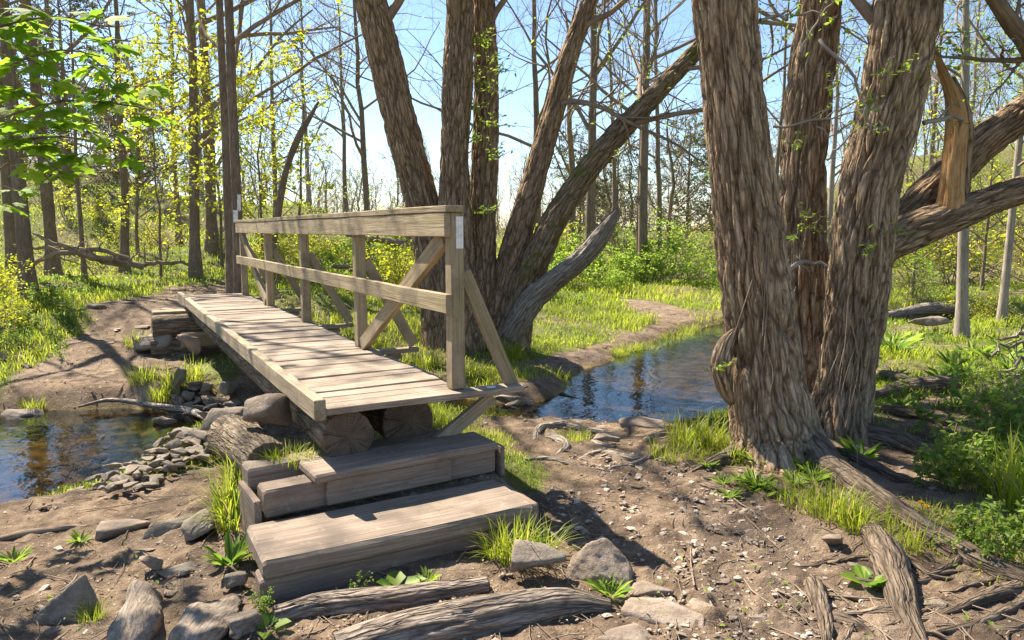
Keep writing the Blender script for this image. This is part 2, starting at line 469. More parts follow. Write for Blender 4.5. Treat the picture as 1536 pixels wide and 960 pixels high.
def leaf_mat(name, a, b, trans=.45, tboost=1.5, rough=.5):
    m, nt = new_mat(name); t = attr(nt, 'tint')
    c = mixc(nt, t, a, b)
    tc = mixc(nt, t, tuple(min(1, q * tboost) for q in a), tuple(min(1, q * tboost) for q in b))
    finish(nt, c, rough, None, spec=.3, trans=trans, tcol=tc)
    return m

M = {}
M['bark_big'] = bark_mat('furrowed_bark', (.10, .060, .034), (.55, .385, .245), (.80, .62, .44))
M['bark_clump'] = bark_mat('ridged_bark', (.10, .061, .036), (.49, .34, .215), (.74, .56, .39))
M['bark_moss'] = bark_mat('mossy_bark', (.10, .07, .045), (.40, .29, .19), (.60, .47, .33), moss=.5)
M['bark_thin'] = bark_mat('grey_brown_bark', (.08, .058, .042), (.195, .145, .105), (.31, .24, .18), usedeep=False)
M['bark_pale'] = bark_mat('pale_grey_bark', (.16, .13, .11), (.30, .25, .21), (.42, .36, .31), usedeep=False, fine=.5)
M['twig'] = bark_mat('twig_bark', (.12, .085, .06), (.25, .185, .135), (.38, .30, .23), usedeep=False, fine=.2)
M['dead'] = bark_mat('bleached_dead_wood', (.20, .155, .12), (.46, .39, .32), (.64, .57, .49), usedeep=False, crack=True)
M['torn'] = bark_mat('torn_heartwood', (.18, .085, .035), (.52, .29, .12), (.66, .44, .25), usedeep=False)
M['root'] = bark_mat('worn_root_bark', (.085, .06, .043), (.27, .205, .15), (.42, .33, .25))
M['deck'] = wood_mat('weathered_deck_wood', (.11, .082, .06), (.31, .24, .185), (.50, .415, .335))
M['kerb'] = wood_mat('grey_kerb_wood', (.15, .105, .07), (.37, .29, .20), (.54, .45, .34), green=.35)
M['rail'] = wood_mat('treated_rail_wood', (.15, .10, .055), (.39, .30, .19), (.56, .46, .33), green=.4)
M['step'] = wood_mat('worn_step_timber', (.10, .074, .056), (.275, .21, .162), (.43, .345, .275), tintv=.3)
M['stepdark'] = wood_mat('dark_riser_timber', (.09, .065, .05), (.25, .185, .145), (.36, .28, .22), tintv=.3)  # slightly darker timber tone for risers and side boards
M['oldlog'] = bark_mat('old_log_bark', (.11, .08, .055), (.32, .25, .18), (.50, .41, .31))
M['leaf_yellow'] = leaf_mat('young_yellow_green_leaf', (.27, .32, .02), (.52, .50, .03), .5, 1.5)
M['leaf_green'] = leaf_mat('young_green_leaf', (.13, .23, .022), (.30, .40, .04), .5, 1.6)
M['leaf_maple'] = leaf_mat('maple_leaf', (.11, .20, .014), (.27, .38, .03), .6, 1.7, .65)
M['leaf_dark'] = leaf_mat('evergreen_needle', (.05, .07, .022), (.13, .14, .05), .3)
M['leaf_weed'] = leaf_mat('weed_leaf', (.09, .18, .022), (.26, .34, .045), .45)
M['grass'] = leaf_mat('grass_blade', (.13, .21, .016), (.42, .44, .04), .5, 1.5)
_nt = M['grass'].node_tree
for _n in [n for n in _nt.nodes if n.type == 'MIX']:
    for _l in list(_n.outputs[2].links):
        _s = _l.to_socket
        _nt.links.new(mixc(_nt, ramp(_nt, attr(_nt, 'tint'), [(.90, 0.), (.97, 1.)]), _n.outputs[2], (.46, .36, .19)), _s)
M['dandelion'] = leaf_mat('yellow_petal', (.75, .42, .01), (.8, .5, .02), .2)
M['litter'] = leaf_mat('dry_leaf_litter', (.09, .055, .032), (.48, .36, .235), .15, 1.1, .8)

def flat_mat(name, c, rough=.6):
    m, nt = new_mat(name)
    tc = nd(nt, 'ShaderNodeTexCoord').outputs['Object']
    n = noise(nt, tc, 30, 4)
    finish(nt, mixc(nt, ramp(nt, n, [(.45, 0.), (.75, .7)]), c, tuple(q * .55 for q in c)), rough)
    return m
M['white'] = flat_mat('chipped_white_paint', (.78, .77, .74))
M['seed'] = flat_mat('grey_seed_fluff', (.5, .47, .4))

def stone_mat(name, lo, mid, hi):
    m, nt = new_mat(name); tc = nd(nt, 'ShaderNodeTexCoord').outputs['Object']
    ob = nd(nt, 'ShaderNodeObjectInfo').outputs['Random']
    n1 = noise(nt, tc, 3.0, 6, .65); n2 = noise(nt, tc, 22, 6, .7)
    c = ramp(nt, n1, [(.3, lo), (.5, mid), (.7, hi)])
    c = mixc(nt, ramp(nt, n2, [(.4, 0.), (.7, .5)]), c, tuple(q * .5 for q in mid))
    c = mixc(nt, math_(nt, 'MULTIPLY', ob, .45), c, tuple(q * .5 for q in mid))
    nb = noise(nt, tc, 14, 8, .7)
    finish(nt, c, .85, nb, .7, .02, .25)
    return m
M['stone'] = stone_mat('grey_brown_stone', (.13, .105, .08), (.27, .222, .175), (.40, .34, .28))
M['stonewarm'] = stone_mat('tan_stone', (.17, .125, .09), (.33, .255, .195), (.45, .36, .29))

m, nt = new_mat('pale_stone_chip'); tc = nd(nt, 'ShaderNodeTexCoord').outputs['Object']
c = ramp(nt, attr(nt, 'tint'), [(0., (.13, .10, .08)), (.4, (.30, .235, .185)), (1., (.52, .43, .35))])
c = mixc(nt, ramp(nt, noise(nt, tc, 60, 4), [(.45, 0.), (.7, .45)]), c, (.18, .14, .11))
finish(nt, c, .9, noise(nt, tc, 90, 4), .5, .01, .15); M['chip'] = m
# log end
m, nt = new_mat('sawn_log_end'); bc = attr(nt, 'bc', True)
wv = nd(nt, 'ShaderNodeTexWave', {'wave_type': 'RINGS', 'rings_direction': 'Z'}, Vector=bc, Scale=38., Distortion=2.5, Detail=3., Detail_Scale=1.5).outputs[0]
rad = noise(nt, bc, 9, 5)
c = ramp(nt, wv, [(.2, (.12, .083, .057)), (.8, (.29, .215, .155))])
c = mixc(nt, ramp(nt, rad, [(.4, 0.), (.65, .8)]), c, (.12, .085, .06))
un = nd(nt, 'ShaderNodeVectorMath', {'operation': 'NORMALIZE'}, i0=mapv(nt, bc, (1, 1, 0))).outputs[0]
ang = noise(nt, un, 2.6, 2, .5); ang2 = noise(nt, mapv(nt, bc, (14, 14, 14)), 1.2, 3)
crk = ramp(nt, math_(nt, 'ADD', ang, math_(nt, 'MULTIPLY', ang2, .12)), [(.512, 0.), (.53, .8), (.548, 0.)])
c = mixc(nt, crk, c, (.03, .02, .014))
finish(nt, c, .9, math_(nt, 'SUBTRACT', math_(nt, 'ADD', math_(nt, 'MULTIPLY', wv, .6), math_(nt, 'MULTIPLY', rad, 2.)), math_(nt, 'MULTIPLY', crk, 1.5)), .9, .012)
M['logend'] = m

# ground
m, nt = new_mat('forest_floor'); tc = nd(nt, 'ShaderNodeTexCoord').outputs['Object']
n1 = noise(nt, tc, 1.1, 5, .6); n2 = noise(nt, tc, 9, 6, .7); n3 = noise(nt, tc, 60, 5, .75)
dirt = ramp(nt, n2, [(.3, (.075, .050, .033)), (.5, (.215, .150, .100)), (.7, (.36, .265, .182))])
dirt = mixc(nt, ramp(nt, n1, [(.50, 0.), (.68, .6)]), dirt, (.33, .255, .195))
dirt = mixc(nt, ramp(nt, noise(nt, tc, 1.9, 5, .65), [(.50, 0.), (.62, .7)]), dirt, (.105, .075, .055))
dirt = mixc(nt, ramp(nt, n3, [(.42, .0), (.7, .6)]), dirt, (.12, .082, .06))
vo = nd(nt, 'ShaderNodeTexVoronoi', {'feature': 'F1'}, Vector=tc, Scale=34.)
chips = ramp(nt, vo.outputs['Distance'], [(.18, 1.), (.30, 0.)])
sepc = nd(nt, 'ShaderNodeSeparateColor', None, Color=vo.outputs['Color']).outputs[0]
chips = math_(nt, 'MULTIPLY', chips, ramp(nt, sepc, [(.55, 0.), (.6, 1.)]))
dirt = mixc(nt, math_(nt, 'MULTIPLY', chips, .75), dirt, (.42, .345, .28))
thatch = ramp(nt, n2, [(.3, (.07, .09, .022)), (.6, (.14, .16, .035)), (.8, (.22, .19, .09))])
gm = attr(nt, 'grassy')
c = mixc(nt, ramp(nt, math_(nt, 'ADD', gm, math_(nt, 'MULTIPLY', math_(nt, 'SUBTRACT', n2, .5), .8)), [(.3, 0.), (.75, .9)]), dirt, thatch)
wet = attr(nt, 'wet')
bed = ramp(nt, noise(nt, tc, 5, 5, .6), [(.35, (.06, .042, .014)), (.55, (.27, .185, .05)), (.75, (.45, .31, .10))])
c = mixc(nt, wet, c, bed)
alg = attr(nt, 'algae')
c = mixc(nt, math_(nt, 'MULTIPLY', alg, ramp(nt, noise(nt, tc, 3, 4), [(.35, .2), (.55, .95)])), c, (.15, .16, .012))
hgt = math_(nt, 'ADD', math_(nt, 'ADD', n2, math_(nt, 'MULTIPLY', n3, .6)), math_(nt, 'MULTIPLY', chips, .4))
rg = math_(nt, 'SUBTRACT', .95, math_(nt, 'MULTIPLY', wet, .3))
finish(nt, c, rg, hgt, .9, .035, .15)
M['ground'] = m

# water
m, nt = new_mat('clear_stream_water'); tc = nd(nt, 'ShaderNodeTexCoord').outputs['Object']
w1 = noise(nt, mapv(nt, tc, (1, 1.0, 1)), 2.4, 3, .5, .9); w2 = noise(nt, tc, 16, 2, .5, .4)
b = nd(nt, 'ShaderNodeBump', None, Height=math_(nt, 'ADD', w1, math_(nt, 'MULTIPLY', w2, .22)), Strength=.14, Distance=.07).outputs[0]
fr = nd(nt, 'ShaderNodeFresnel', None, IOR=1.5, Normal=b).outputs[0]
gl = nd(nt, 'ShaderNodeBsdfGlossy', None, Color=(.78, .90, 1.), Roughness=.02, Normal=b).outputs[0]  # blue tint in the gloss colour deepens the reflected sky
tr = nd(nt, 'ShaderNodeBsdfTransparent', None, Color=(.52, .46, .31)).outputs[0]
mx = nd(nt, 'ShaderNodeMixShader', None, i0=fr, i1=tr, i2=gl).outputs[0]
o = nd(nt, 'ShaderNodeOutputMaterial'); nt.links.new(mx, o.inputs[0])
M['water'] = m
# ------------------------------------------------------------------ ground, water
def build_ground():
    th = np.concatenate([np.linspace(-62, 62, 560), np.linspace(62, 298, 70)[1:-1]])
    th = np.radians(th)
    r = np.concatenate([.9 * 1.0065 ** np.arange(0, 500), np.geomspace(.9 * 1.0065 ** 500, 420, 130)])
    rr, tt = np.meshgrid(r, th, indexing='ij')
    x = (rr * np.sin(tt)).ravel(); y = (rr * np.cos(tt)).ravel()
    z = height(x, y)
    g, gv, sd = masks(x, y)
    near = sm(16, 9, np.hypot(x, y))
    bare = (1 - g) * near
    p = P2(x, y, 1.)
    z = z + near * (fbm(p * 7, 3) * .022 * (.5 + bare) + fbm(p * 21, 3) * .013 * bare)
    # embedded stone chips in the worn path
    f1, f2, idh = worley(P2(x, y, 13)); lump = np.clip(.5 - f1, 0, .3) * (_J[idh, 1] > .35)
    z = z + lump * .05 * bare * (.35 + gv) * sm(-.3, .1, sd)
    f1, f2, idh = worley(P2(x, y, 6.5)); lump = np.clip(.42 - f1, 0, .3) * (_J[idh, 1] > .6)
    z = z + lump * .11 * bare * (.2 + gv)
    K, n = rr.shape
    k, j = np.meshgrid(np.arange(K - 1), np.arange(n), indexing='ij')
    i0 = k * n; j2 = (j + 1) % n
    Fq = np.stack([i0 + j, i0 + n + j, i0 + n + j2, i0 + j2], -1).reshape(-1, 4)
    V = np.column_stack([x, y, z])
    ctr = len(V); V = np.vstack([V, [0, 0, float(z[:n].mean())]])
    jj = np.arange(n); Ft = np.stack([jj, (jj + 1) % n, np.full(n, ctr)], 1)
    alg = np.exp(-((x - .35) ** 2 + (y - 7.1) ** 2) / .6) * sm(.25, -.05, sd) * sm(-.2, -.28, z)
    mb = MB()
    mb.add(V, [Fq, Ft], 0, True, grassy=np.append(g, 0), wet=np.append(sm(WATER_Z + .05, WATER_Z - .01, z) * sm(.9, .4, sd), 0), algae=np.append(alg, 0))
    tag(mb.obj('ground', M['ground']), kind='structure')
build_ground()

def build_water():
    st = spline(STREAM, 90)
    t = nrm(np.gradient(st[:, :2], axis=0)); nn = np.stack([-t[:, 1], t[:, 0]], 1)
    w = (st[:, 2] + .75)[:, None]
    a, b = st[:, :2] + nn * w, st[:, :2] - nn * w
    L = 9
    V = np.concatenate([np.column_stack([a + (b - a) * (q / (L - 1)), np.full(len(a), WATER_Z)]) for q in range(L)])
    K = len(a); k, j = np.meshgrid(np.arange(L - 1), np.arange(K - 1), indexing='ij'); i0 = k * K + j
    Fq = np.stack([i0, i0 + K, i0 + K + 1, i0 + 1], -1).reshape(-1, 4)
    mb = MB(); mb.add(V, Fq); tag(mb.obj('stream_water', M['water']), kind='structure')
build_water()

# ------------------------------------------------------------------ scattered ground stuff
def polar_scatter(n, r0, r1, half=44, power=0.):
    u = rng.random(n)
    r = r0 * (r1 / r0) ** u if not power else (r0 ** power + u * (r1 ** power - r0 ** power)) ** (1 / power)
    th = np.radians((rng.random(n) * 2 - 1) * half)
    return r * np.sin(th), r * np.cos(th), r

def blade_mesh(mb, base, L, W, az, bend, tint, mat=0, droop=.25):
    n = len(base); d = np.stack([np.cos(az), np.sin(az), 0 * az], 1); s = np.stack([-np.sin(az), np.cos(az), 0 * az], 1)
    V = np.zeros((n, 7, 3))
    for q, (t, wq) in enumerate(((0, .7), (.4, 1.), (.75, .7), (1, 0))):
        z = L * (t - droop * bend * t * t); o = L * bend * t * t * .8
        c = base + d * o[:, None]; c[:, 2] += z
        if q < 3:
            V[:, 2 * q] = c + s * (W * wq / 2)[:, None]; V[:, 2 * q + 1] = c - s * (W * wq / 2)[:, None]
        else: V[:, 6] = c
    i = (np.arange(n) * 7)[:, None]
    mb.add(V, [np.concatenate([i + [0, 1, 3, 2], i + [2, 3, 5, 4]]), i + [4, 5, 6]], mat, True, tint=np.repeat(tint, 7))

def leaf_mesh(mb, base, u, nrmv, L, W, tint, mat=0):
    """pointed folded leaf, 6 verts, 2 quads"""
    u = nrm(u); w = nrm(np.cross(u, nrmv)); nn = np.cross(w, u)
    L = np.broadcast_to(np.asarray(L, float), (len(base),))[:, None]; W = np.broadcast_to(np.asarray(W, float), (len(base),))[:, None]
    V = np.stack([base, base + u * L * .35 + w * W * .5 + nn * W * .18, base + u * L * .75 + w * W * .33 + nn * W * .1,
                  base + u * L - nn * L * .08, base + u * L * .75 - w * W * .33 + nn * W * .1, base + u * L * .35 - w * W * .5 + nn * W * .18], 1)
    i = (np.arange(len(base)) * 6)[:, None]
    mb.add(V, np.concatenate([i + [0, 1, 2, 3], i + [0, 3, 4, 5]]), mat, True, tint=np.repeat(tint, 6))

BRIDGE_KEEP = []   # filled by the bridge footprint test below
def under_bridge(x, y):
    s = (x + .346) * -.491 + (y - 4.47) * .871; r = (x + .346) * .871 + (y - 4.47) * .491
    return (s > -1.6) & (s < 7.8) & (r > -.95) & (r < .15)

def grass():
    x, y, r = polar_scatter(330000, 2.2, 48)
    g, gv, sd = masks(x, y)
    hn = gnoise(P2(x, y, .55, 4)); hn2 = gnoise(P2(x, y, 2.6, 1))
    keep = (rng.random(len(x)) < g * (.45 + .55 * sm(-.3, .2, hn2))) & (sd > .04)
    ub = under_bridge(x, y); keep &= ~(ub & (rng.random(len(x)) < .9))
    x, y, r, g, hn, hn2 = (q[keep] for q in (x, y, r, g, hn, hn2))
    z = height(x, y); n = len(x)
    L = (.04 + .08 * g * (.6 + .8 * sm(-.3, .4, hn)) * (.5 + rng.random(n))) * (1 + .45 * sm(8, 20, r)) * (1 - .35 * sm(6.5, 4.5, r))
    W = np.maximum(.0045, .00105 * r) * (.7 + .6 * rng.random(n))
    mb = MB()
    blade_mesh(mb, np.column_stack([x, y, z - .005]), L, W, rng.random(n) * 6.28, .2 + .8 * rng.random(n), np.clip(.45 + .5 * hn + .35 * hn2 + .45 * (rng.random(n) - .5), 0, 1))
    tag(mb.obj('grass', M['grass']), 'short spring grass spread over the stream banks and meadow', 'grass', kind='stuff')
    x, y, r = polar_scatter(80000, 2.4, 60)
    g, gv, sd = masks(x, y); pn = gnoise(P2(x, y, 1.1, 12)); pn2 = gnoise(P2(x, y, 3.5, 12))
    right = sm(1.2, 3.0, x) * sm(9, 6, y)
    keep = (rng.random(len(x)) < np.clip(g, .03, 1) * np.clip(sm(-.1, .35, pn + .6 * pn2) + .5 * right, 0.08, 1)) & (sd > .15) & ~under_bridge(x, y)
    x, y, r, pn = (q[keep] for q in (x, y, r, pn)); n = len(x); z = height(x, y)
    az = rng.random(n) * 6.28; el = .2 + .7 * rng.random(n)
    u = np.stack([np.cos(az) * np.cos(el), np.sin(az) * np.cos(el), np.sin(el) * .6], 1)
    Lf = np.maximum(.022, .0028 * r) * (.6 + .9 * rng.random(n))
    mb = MB()
    hh = rng.random(n) ** 2 * .16 * (.4 + sm(6, 14, r))
    leaf_mesh(mb, np.column_stack([x, y, z + .012 + hh]), u, np.column_stack([rng.normal(size=(n, 2)) * .35, np.ones(n)]), Lf, Lf * (.35 + .35 * rng.random(n)), np.clip(.5 + .6 * pn + .5 * (rng.random(n) - .5), 0, 1))
    tag(mb.obj('ground_cover', M['leaf_weed']), 'low leafy weeds creeping among the grass', 'ground cover', kind='stuff')
    # dry litter and bits of twig
    x, y, r = polar_scatter(90000, 1.9, 26)
    g, gv, sd = masks(x, y)
    keep = (rng.random(len(x)) < .06 + .94 * sm(-.05, .4, gnoise(P2(x, y, 1.7, 21)) + .5 * gnoise(P2(x, y, 6, 22)))) & (sd > .1)
    x, y, r = (q[keep] for q in (x, y, r)); n = len(x); z = height(x, y)
    az = rng.random(n) * 6.28
    u = np.stack([np.cos(az), np.sin(az), .25 * rng.normal(size=n)], 1)
    Lf = np.maximum(.011, .0022 * r) * (.45 + 2.0 * rng.random(n) ** 2.5)
    mb = MB(); leaf_mesh(mb, np.column_stack([x, y, z + .012]), u, np.column_stack([rng.normal(size=(n, 2)) * .4, np.ones(n)]), Lf, Lf * (.25 + .4 * rng.random(n)), rng.random(n))
    tag(mb.obj('leaf_litter', M['litter']), 'dry brown leaf litter strewn over the bare earth', 'leaf litter', kind='stuff')
    x, y, r = polar_scatter(1100, 2.0, 14)
    n = len(x); sd = stream_d(x, y); kp = sd > .15; x, y, r = x[kp], y[kp], r[kp]; n = len(x)
    az = rng.random(n) * 6.28; ln = (.05 + .22 * rng.random(n) ** 2)
    t = np.linspace(-1, 1, 4)
    cur = rng.normal(size=n) * .25
    px = x[:, None] + np.cos(az)[:, None] * t * ln[:, None] - np.sin(az)[:, None] * (cur * ln)[:, None] * t ** 2
    py = y[:, None] + np.sin(az)[:, None] * t * ln[:, None] + np.cos(az)[:, None] * (cur * ln)[:, None] * t ** 2
    pz = height(px.ravel(), py.ravel()).reshape(px.shape) + .014
    V, Fq, bc = tubes(np.stack([px, py, pz], 2), (.0016 + .004 * rng.random(n) ** 2)[:, None] * np.array([1, 1, .8, .5]), 4)
    mb = MB(); mb.add(V, Fq, 0, True, bc=bc)
    tag(mb.obj('twig_litter', M['twig']), 'fallen twigs scattered over the bare earth', 'twigs', kind='stuff')
grass()

def hull_rock(seed, squash=(1, .8, .55), npts=11, sub=2, rough=.035):
    r = np.random.default_rng(seed)
    bm = bmesh.new()
    for _ in range(npts):
        v = r.normal(size=3); v /= np.linalg.norm(v); v = np.sign(v) * np.abs(v) ** .75
        bm.verts.new(v * squash * (.42 + .1 * r.random()))
    res = bmesh.ops.convex_hull(bm, input=bm.verts)
    bmesh.ops.delete(bm, geom=[g for g in res['geom_interior'] if isinstance(g, bmesh.types.BMVert)], context='VERTS')
    bmesh.ops.dissolve_limit(bm, angle_limit=.22, verts=bm.verts, edges=bm.edges)
    bmesh.ops.bevel(bm, geom=list(bm.edges), offset=.016, segments=1, affect='EDGES', profile=.5, clamp_overlap=True)
    bmesh.ops.triangulate(bm, faces=bm.faces)
    for _ in range(sub):
        bmesh.ops.subdivide_edges(bm, edges=[e for e in bm.edges if e.calc_length() > .07], cuts=1)
        bmesh.ops.triangulate(bm, faces=bm.faces)
    bm.normal_update()
    P = np.array([v.co[:] for v in bm.verts]); Nn = np.array([v.normal[:] for v in bm.verts])
    d = fbm(P * 3.2 + seed * 3.1, 4, .55) * rough * 1.5 + np.abs(gnoise(P * (2, 2, 9) + seed)) * rough * .5
    P = P + Nn * d[:, None]
    for v, p in zip(bm.verts, P): v.co = p
    for f in bm.faces: f.smooth = True
    me = bpy.data.meshes.new('stone'); bm.to_mesh(me); bm.free()
    return me
ROCKS = [hull_rock(100 + k, q) for k, q in enumerate([(1, .75, .5), (1, .85, .62), (1, .6, .35), (1, .8, .3), (1, .7, .7), (1, .95, .45), (1, .55, .5), (1, .8, .4)])]
def wedge_rock(pts, seed):
    bm = bmesh.new()
    for q in pts: bm.verts.new(q)
    bmesh.ops.convex_hull(bm, input=bm.verts)
    bmesh.ops.bevel(bm, geom=list(bm.edges), offset=.014, segments=1, affect='EDGES', clamp_overlap=True)
    for _ in range(4):
        bmesh.ops.triangulate(bm, faces=bm.faces)
        bmesh.ops.subdivide_edges(bm, edges=[e for e in bm.edges if e.calc_length() > .06], cuts=1)
    bmesh.ops.triangulate(bm, faces=bm.faces); bm.normal_update()
    P = np.array([v.co[:] for v in bm.verts]); Nn = np.array([v.normal[:] for v in bm.verts])
    P = P + Nn * (fbm(P * 4 + seed, 4, .55) * .05 + np.abs(gnoise(P * (3, 3, 12) + seed)) * .02)[:, None]
    for v, p in zip(bm.verts, P): v.co = p
    for f in bm.faces: f.smooth = True
    me = bpy.data.meshes.new('stone'); bm.to_mesh(me); bm.free(); return me
ROCKS.append(wedge_rock([(-.5, -.2, -.2), (.5, -.3, -.2), (.48, .35, -.2), (-.45, .3, -.2), (-.18, .0, .50), (.0, .28, .52), (-.42, .05, .2), (.34, .02, .1), (.1, -.28, .12), (.36, .25, .2)], 3))
ROCKS.append(wedge_rock([(-.5, -.25, -.2), (.5, -.1, -.2), (.45, .25, -.2), (-.5, .25, -.2), (.28, .08, .48), (-.1, .02, .24), (-.45, -.1, .0), (.4, .0, .2)], 5))
def rock_mesh(i, mat):
    key = f'{mat}{i}'
    if key not in _rk:
        me = ROCKS[i].copy(); me.materials.clear(); me.materials.append(M[mat]); _rk[key] = me
    return _rk[key]
_rk = {}

def gravel():
    """loose chips trodden into the path: far too many to count"""
    x, y, r = polar_scatter(46000, 2.0, 12)
    g, gv, sd = masks(x, y)
    cn = sm(-.15, .35, gnoise(P2(x, y, 1.5, 31)) + .5 * gnoise(P2(x, y, 5., 33)))
    keep = (rng.random(len(x)) < (1 - g) * (.08 + .6 * gv) * (.12 + .88 * cn)) & (sd > -.6)
    x, y, r = (q[keep] for q in (x, y, r)); n = len(x); z = height(x, y)
    ico = [(-1, -1, -1), (1, -1, -1), (1, 1, -1), (-1, 1, -1), (-1, -1, 1), (1, -1, 1), (1, 1, 1), (-1, 1, 1)]
    ico = np.array(ico) * .5; fc = np.array([(0, 3, 2, 1), (4, 5, 6, 7), (0, 1, 5, 4), (1, 2, 6, 5), (2, 3, 7, 6), (3, 0, 4, 7)])
    s = np.maximum(.010, .0034 * r) * (.4 + 2.6 * rng.random(n) ** 3.5)
    V = ico[None] + rng.normal(size=(n, 8, 3)) * .16
    V[:, 4:, :2] *= .72
    V *= np.stack([.8 + .7 * rng.random(n), .6 + .5 * rng.random(n), .16 + .22 * rng.random(n)], 1)[:, None]
    a = rng.random(n) * 6.28; ca, sa = np.cos(a)[:, None], np.sin(a)[:, None]
    V = np.stack([V[..., 0] * ca - V[..., 1] * sa, V[..., 0] * sa + V[..., 1] * ca, V[..., 2] + (rng.normal(size=n) * .25)[:, None] * V[..., 0]], 2) * s[:, None, None]
    V += np.column_stack([x, y, z + s * .08 + .006])[:, None]
    Fq = (np.arange(n) * 8)[:, None, None] + fc[None]
    mb = MB(); mb.add(V.reshape(-1, 3), Fq.reshape(-1, 4), 0, False, tint=np.repeat(rng.random(n), 8))
    tag(mb.obj('gravel', M['chip']), 'small stone chips trodden into the dirt path', 'gravel', kind='stuff')
gravel()

# ------------------------------------------------------------------ branching
def grow(P, R, m, t0, t1, ang, lenf, rf, K, up=.05, wig=.12, rmin=.002, lend=.55, rs=None):
    rs = rs or rng
    B, K0, _ = P.shape
    t = t0 + (t1 - t0) * (np.arange(m)[None] + rs.random((B, m))) / m
    f = t * (K0 - 1); i = np.clip(f.astype(int), 0, K0 - 2); f = (f - i)[..., None]
    bi = np.arange(B)[:, None]
    pos = P[bi, i] * (1 - f) + P[bi, i + 1] * f
    rad = R[bi, i] * (1 - f[..., 0]) + R[bi, i + 1] * f[..., 0]
    T = nrm(P[bi, i + 1] - P[bi, i])
    q = rs.normal(size=T.shape); q = nrm(q - (q * T).sum(2, keepdims=True) * T)
    a = ang * (.7 + .6 * rs.random((B, m)))[..., None]
    d = nrm(np.cos(a) * T + np.sin(a) * q)
    PL = np.linalg.norm(np.diff(P, axis=1), axis=2).sum(1)[:, None]
    L = PL * lenf * (1 - lend * t) * (.65 + .7 * rs.random((B, m)))
    d = d.reshape(-1, 3); pos = pos.reshape(-1, 3); L = L.ravel(); n = len(L)
    out = np.zeros((n, K, 3)); out[:, 0] = pos
    for k in range(1, K):
        d = nrm(d + rs.normal(size=(n, 3)) * wig + [0, 0, up])
        out[:, k] = out[:, k - 1] + d * (L / (K - 1))[:, None]
    r0 = np.maximum(rad.ravel() * rf * (.7 + .5 * rs.random(n)), rmin)
    RR = r0[:, None] * np.linspace(1, .3, K)[None]
    return out, np.maximum(RR, rmin * .6)

def tip_leaves(mb, P, n_per, L, mat, spread=.04, asp=.5, rs=None, tmin=.25, clump=1):
    rs = rs or rng
    B, K, _ = P.shape
    t = (tmin + (1 - tmin) * rs.random((B, n_per))) * (K - 1); i = np.clip(t.astype(int), 0, K - 2); f = (t - i)[..., None]
    bi = np.arange(B)[:, None]
    p = (P[bi, i] * (1 - f) + P[bi, i + 1] * f).reshape(-1, 3)
    p = np.repeat(p, clump, 0)
    n = len(p)
    p = p + rs.normal(size=(n, 3)) * spread
    u = rs.normal(size=(n, 3)); u[:, 2] = u[:, 2] * .5 - .15
    nn = rs.normal(size=(n, 3)) * .7 + [0, 0, .8]
    l = L * (.55 + .8 * rs.random(n))
    leaf_mesh(mb, p, u, nn, l, l * asp, rs.random(n), mat)

def make_tree(seed, H=11., r0=.13, nb=16, t0=.22, ang=1.0, lenf=.42, leaves=0, leafL=.05, leafmat='leaf_yellow', bark='bark_thin', lean=(0, 0), lv3=4, lv4=0, up=.06, fork=False, wob=.012, l2=5, hi_trunk=False, leaf_t=.25, clump=1):
    rs = np.random.default_rng(seed)
    K = 14; t = np.linspace(0, 1, K)
    P = np.zeros((1, K, 3)); w = np.cumsum(rs.normal(size=(K, 2)) * wob * H, 0) * (t[:, None] ** .7); w -= w[0]
    P[0, :, :2] = w * .5 + np.outer(t, lean) * H; P[0, :, 2] = t * H - .08
    R = (r0 * (1 - .78 * t ** 1.1) + r0 * .45 * np.exp(-t * H / .22))[None]
    mb = MB()
    if hi_trunk:
        bark_tube(mb, np.column_stack([P[0], R[0] * .82]), 40, .03, amp=.012 * min(1, r0 / .15), cell=(.05, .28), lump=.05, flare=r0 * .35, flare_h=.3, seed=seed % 17)
    else:
        V, Fq, bc = tubes(P, R, 10); mb.add(V, Fq, 0, True, bc=bc)
    tm = mb.mesh('trunk', M[bark])
    cb = MB()
    P1, R1 = grow(P, R, nb, t0, .98, ang, lenf, .5, 8, up, .13, .006, .5, rs)
    P2_, R2 = grow(P1, R1, l2, .2, 1., .8, .5, .6, 6, up, .16, .004, .4, rs)
    P3, R3 = grow(P2_, R2, lv3, .15, 1., .75, .55, .65, 4, up, .18, .003, .4, rs)
    for a, b, n in ((P1, R1, 6), (P2_, R2, 4), (P3, R3, 3)):
        V, Fq, bc = tubes(a, b, n); cb.add(V, Fq, 0, True, bc=bc)
    tips = P3
    if lv4:
        tips, R4 = grow(P3, R3, lv4, .2, 1., .75, .6, .7, 3, up, .2, .0022, .4, rs)
        V, Fq, bc = tubes(tips, R4, 3); cb.add(V, Fq, 0, True, bc=bc)
    if leaves: tip_leaves(cb, tips, leaves, leafL, 1, .03, .55, rs, leaf_t, clump)
    cm = cb.mesh('crown', [M['twig'], M[leafmat]])
    return tm, cm

def plant_tree(name, meshes, loc, rotz=0, scale=1., label=None, cat='tree', group=None, tilt=(0, 0)):
    r = empty(name, loc, rotz, label, cat, group, scale)
    r.rotation_euler = (tilt[0], tilt[1], rotz)
    t = link('trunk', meshes[0], r); c = link('crown', meshes[1], r)
    return r

# ------------------------------------------------------------------ the two big many-stemmed trees
def pix_trunk(rows):
    """rows (px, py, distance, width in px) -> (x,y,z,r)"""
    return [tuple(at_d(px, py, d)) + (w * d / F / 2 * .87,) for px, py, d, w in rows]

def stem(parent, rows, na, step, bark, seed, amp=.02, cell=(.075, .36), **kw):
    mb = MB(); pts = pix_trunk(rows)
    P, R = bark_tube(mb, pts, na, step, amp, cell, seed=seed, **kw)
    o = mb.obj('trunk', kw.pop('mats', None) or M[bark], parent)
    return P, R

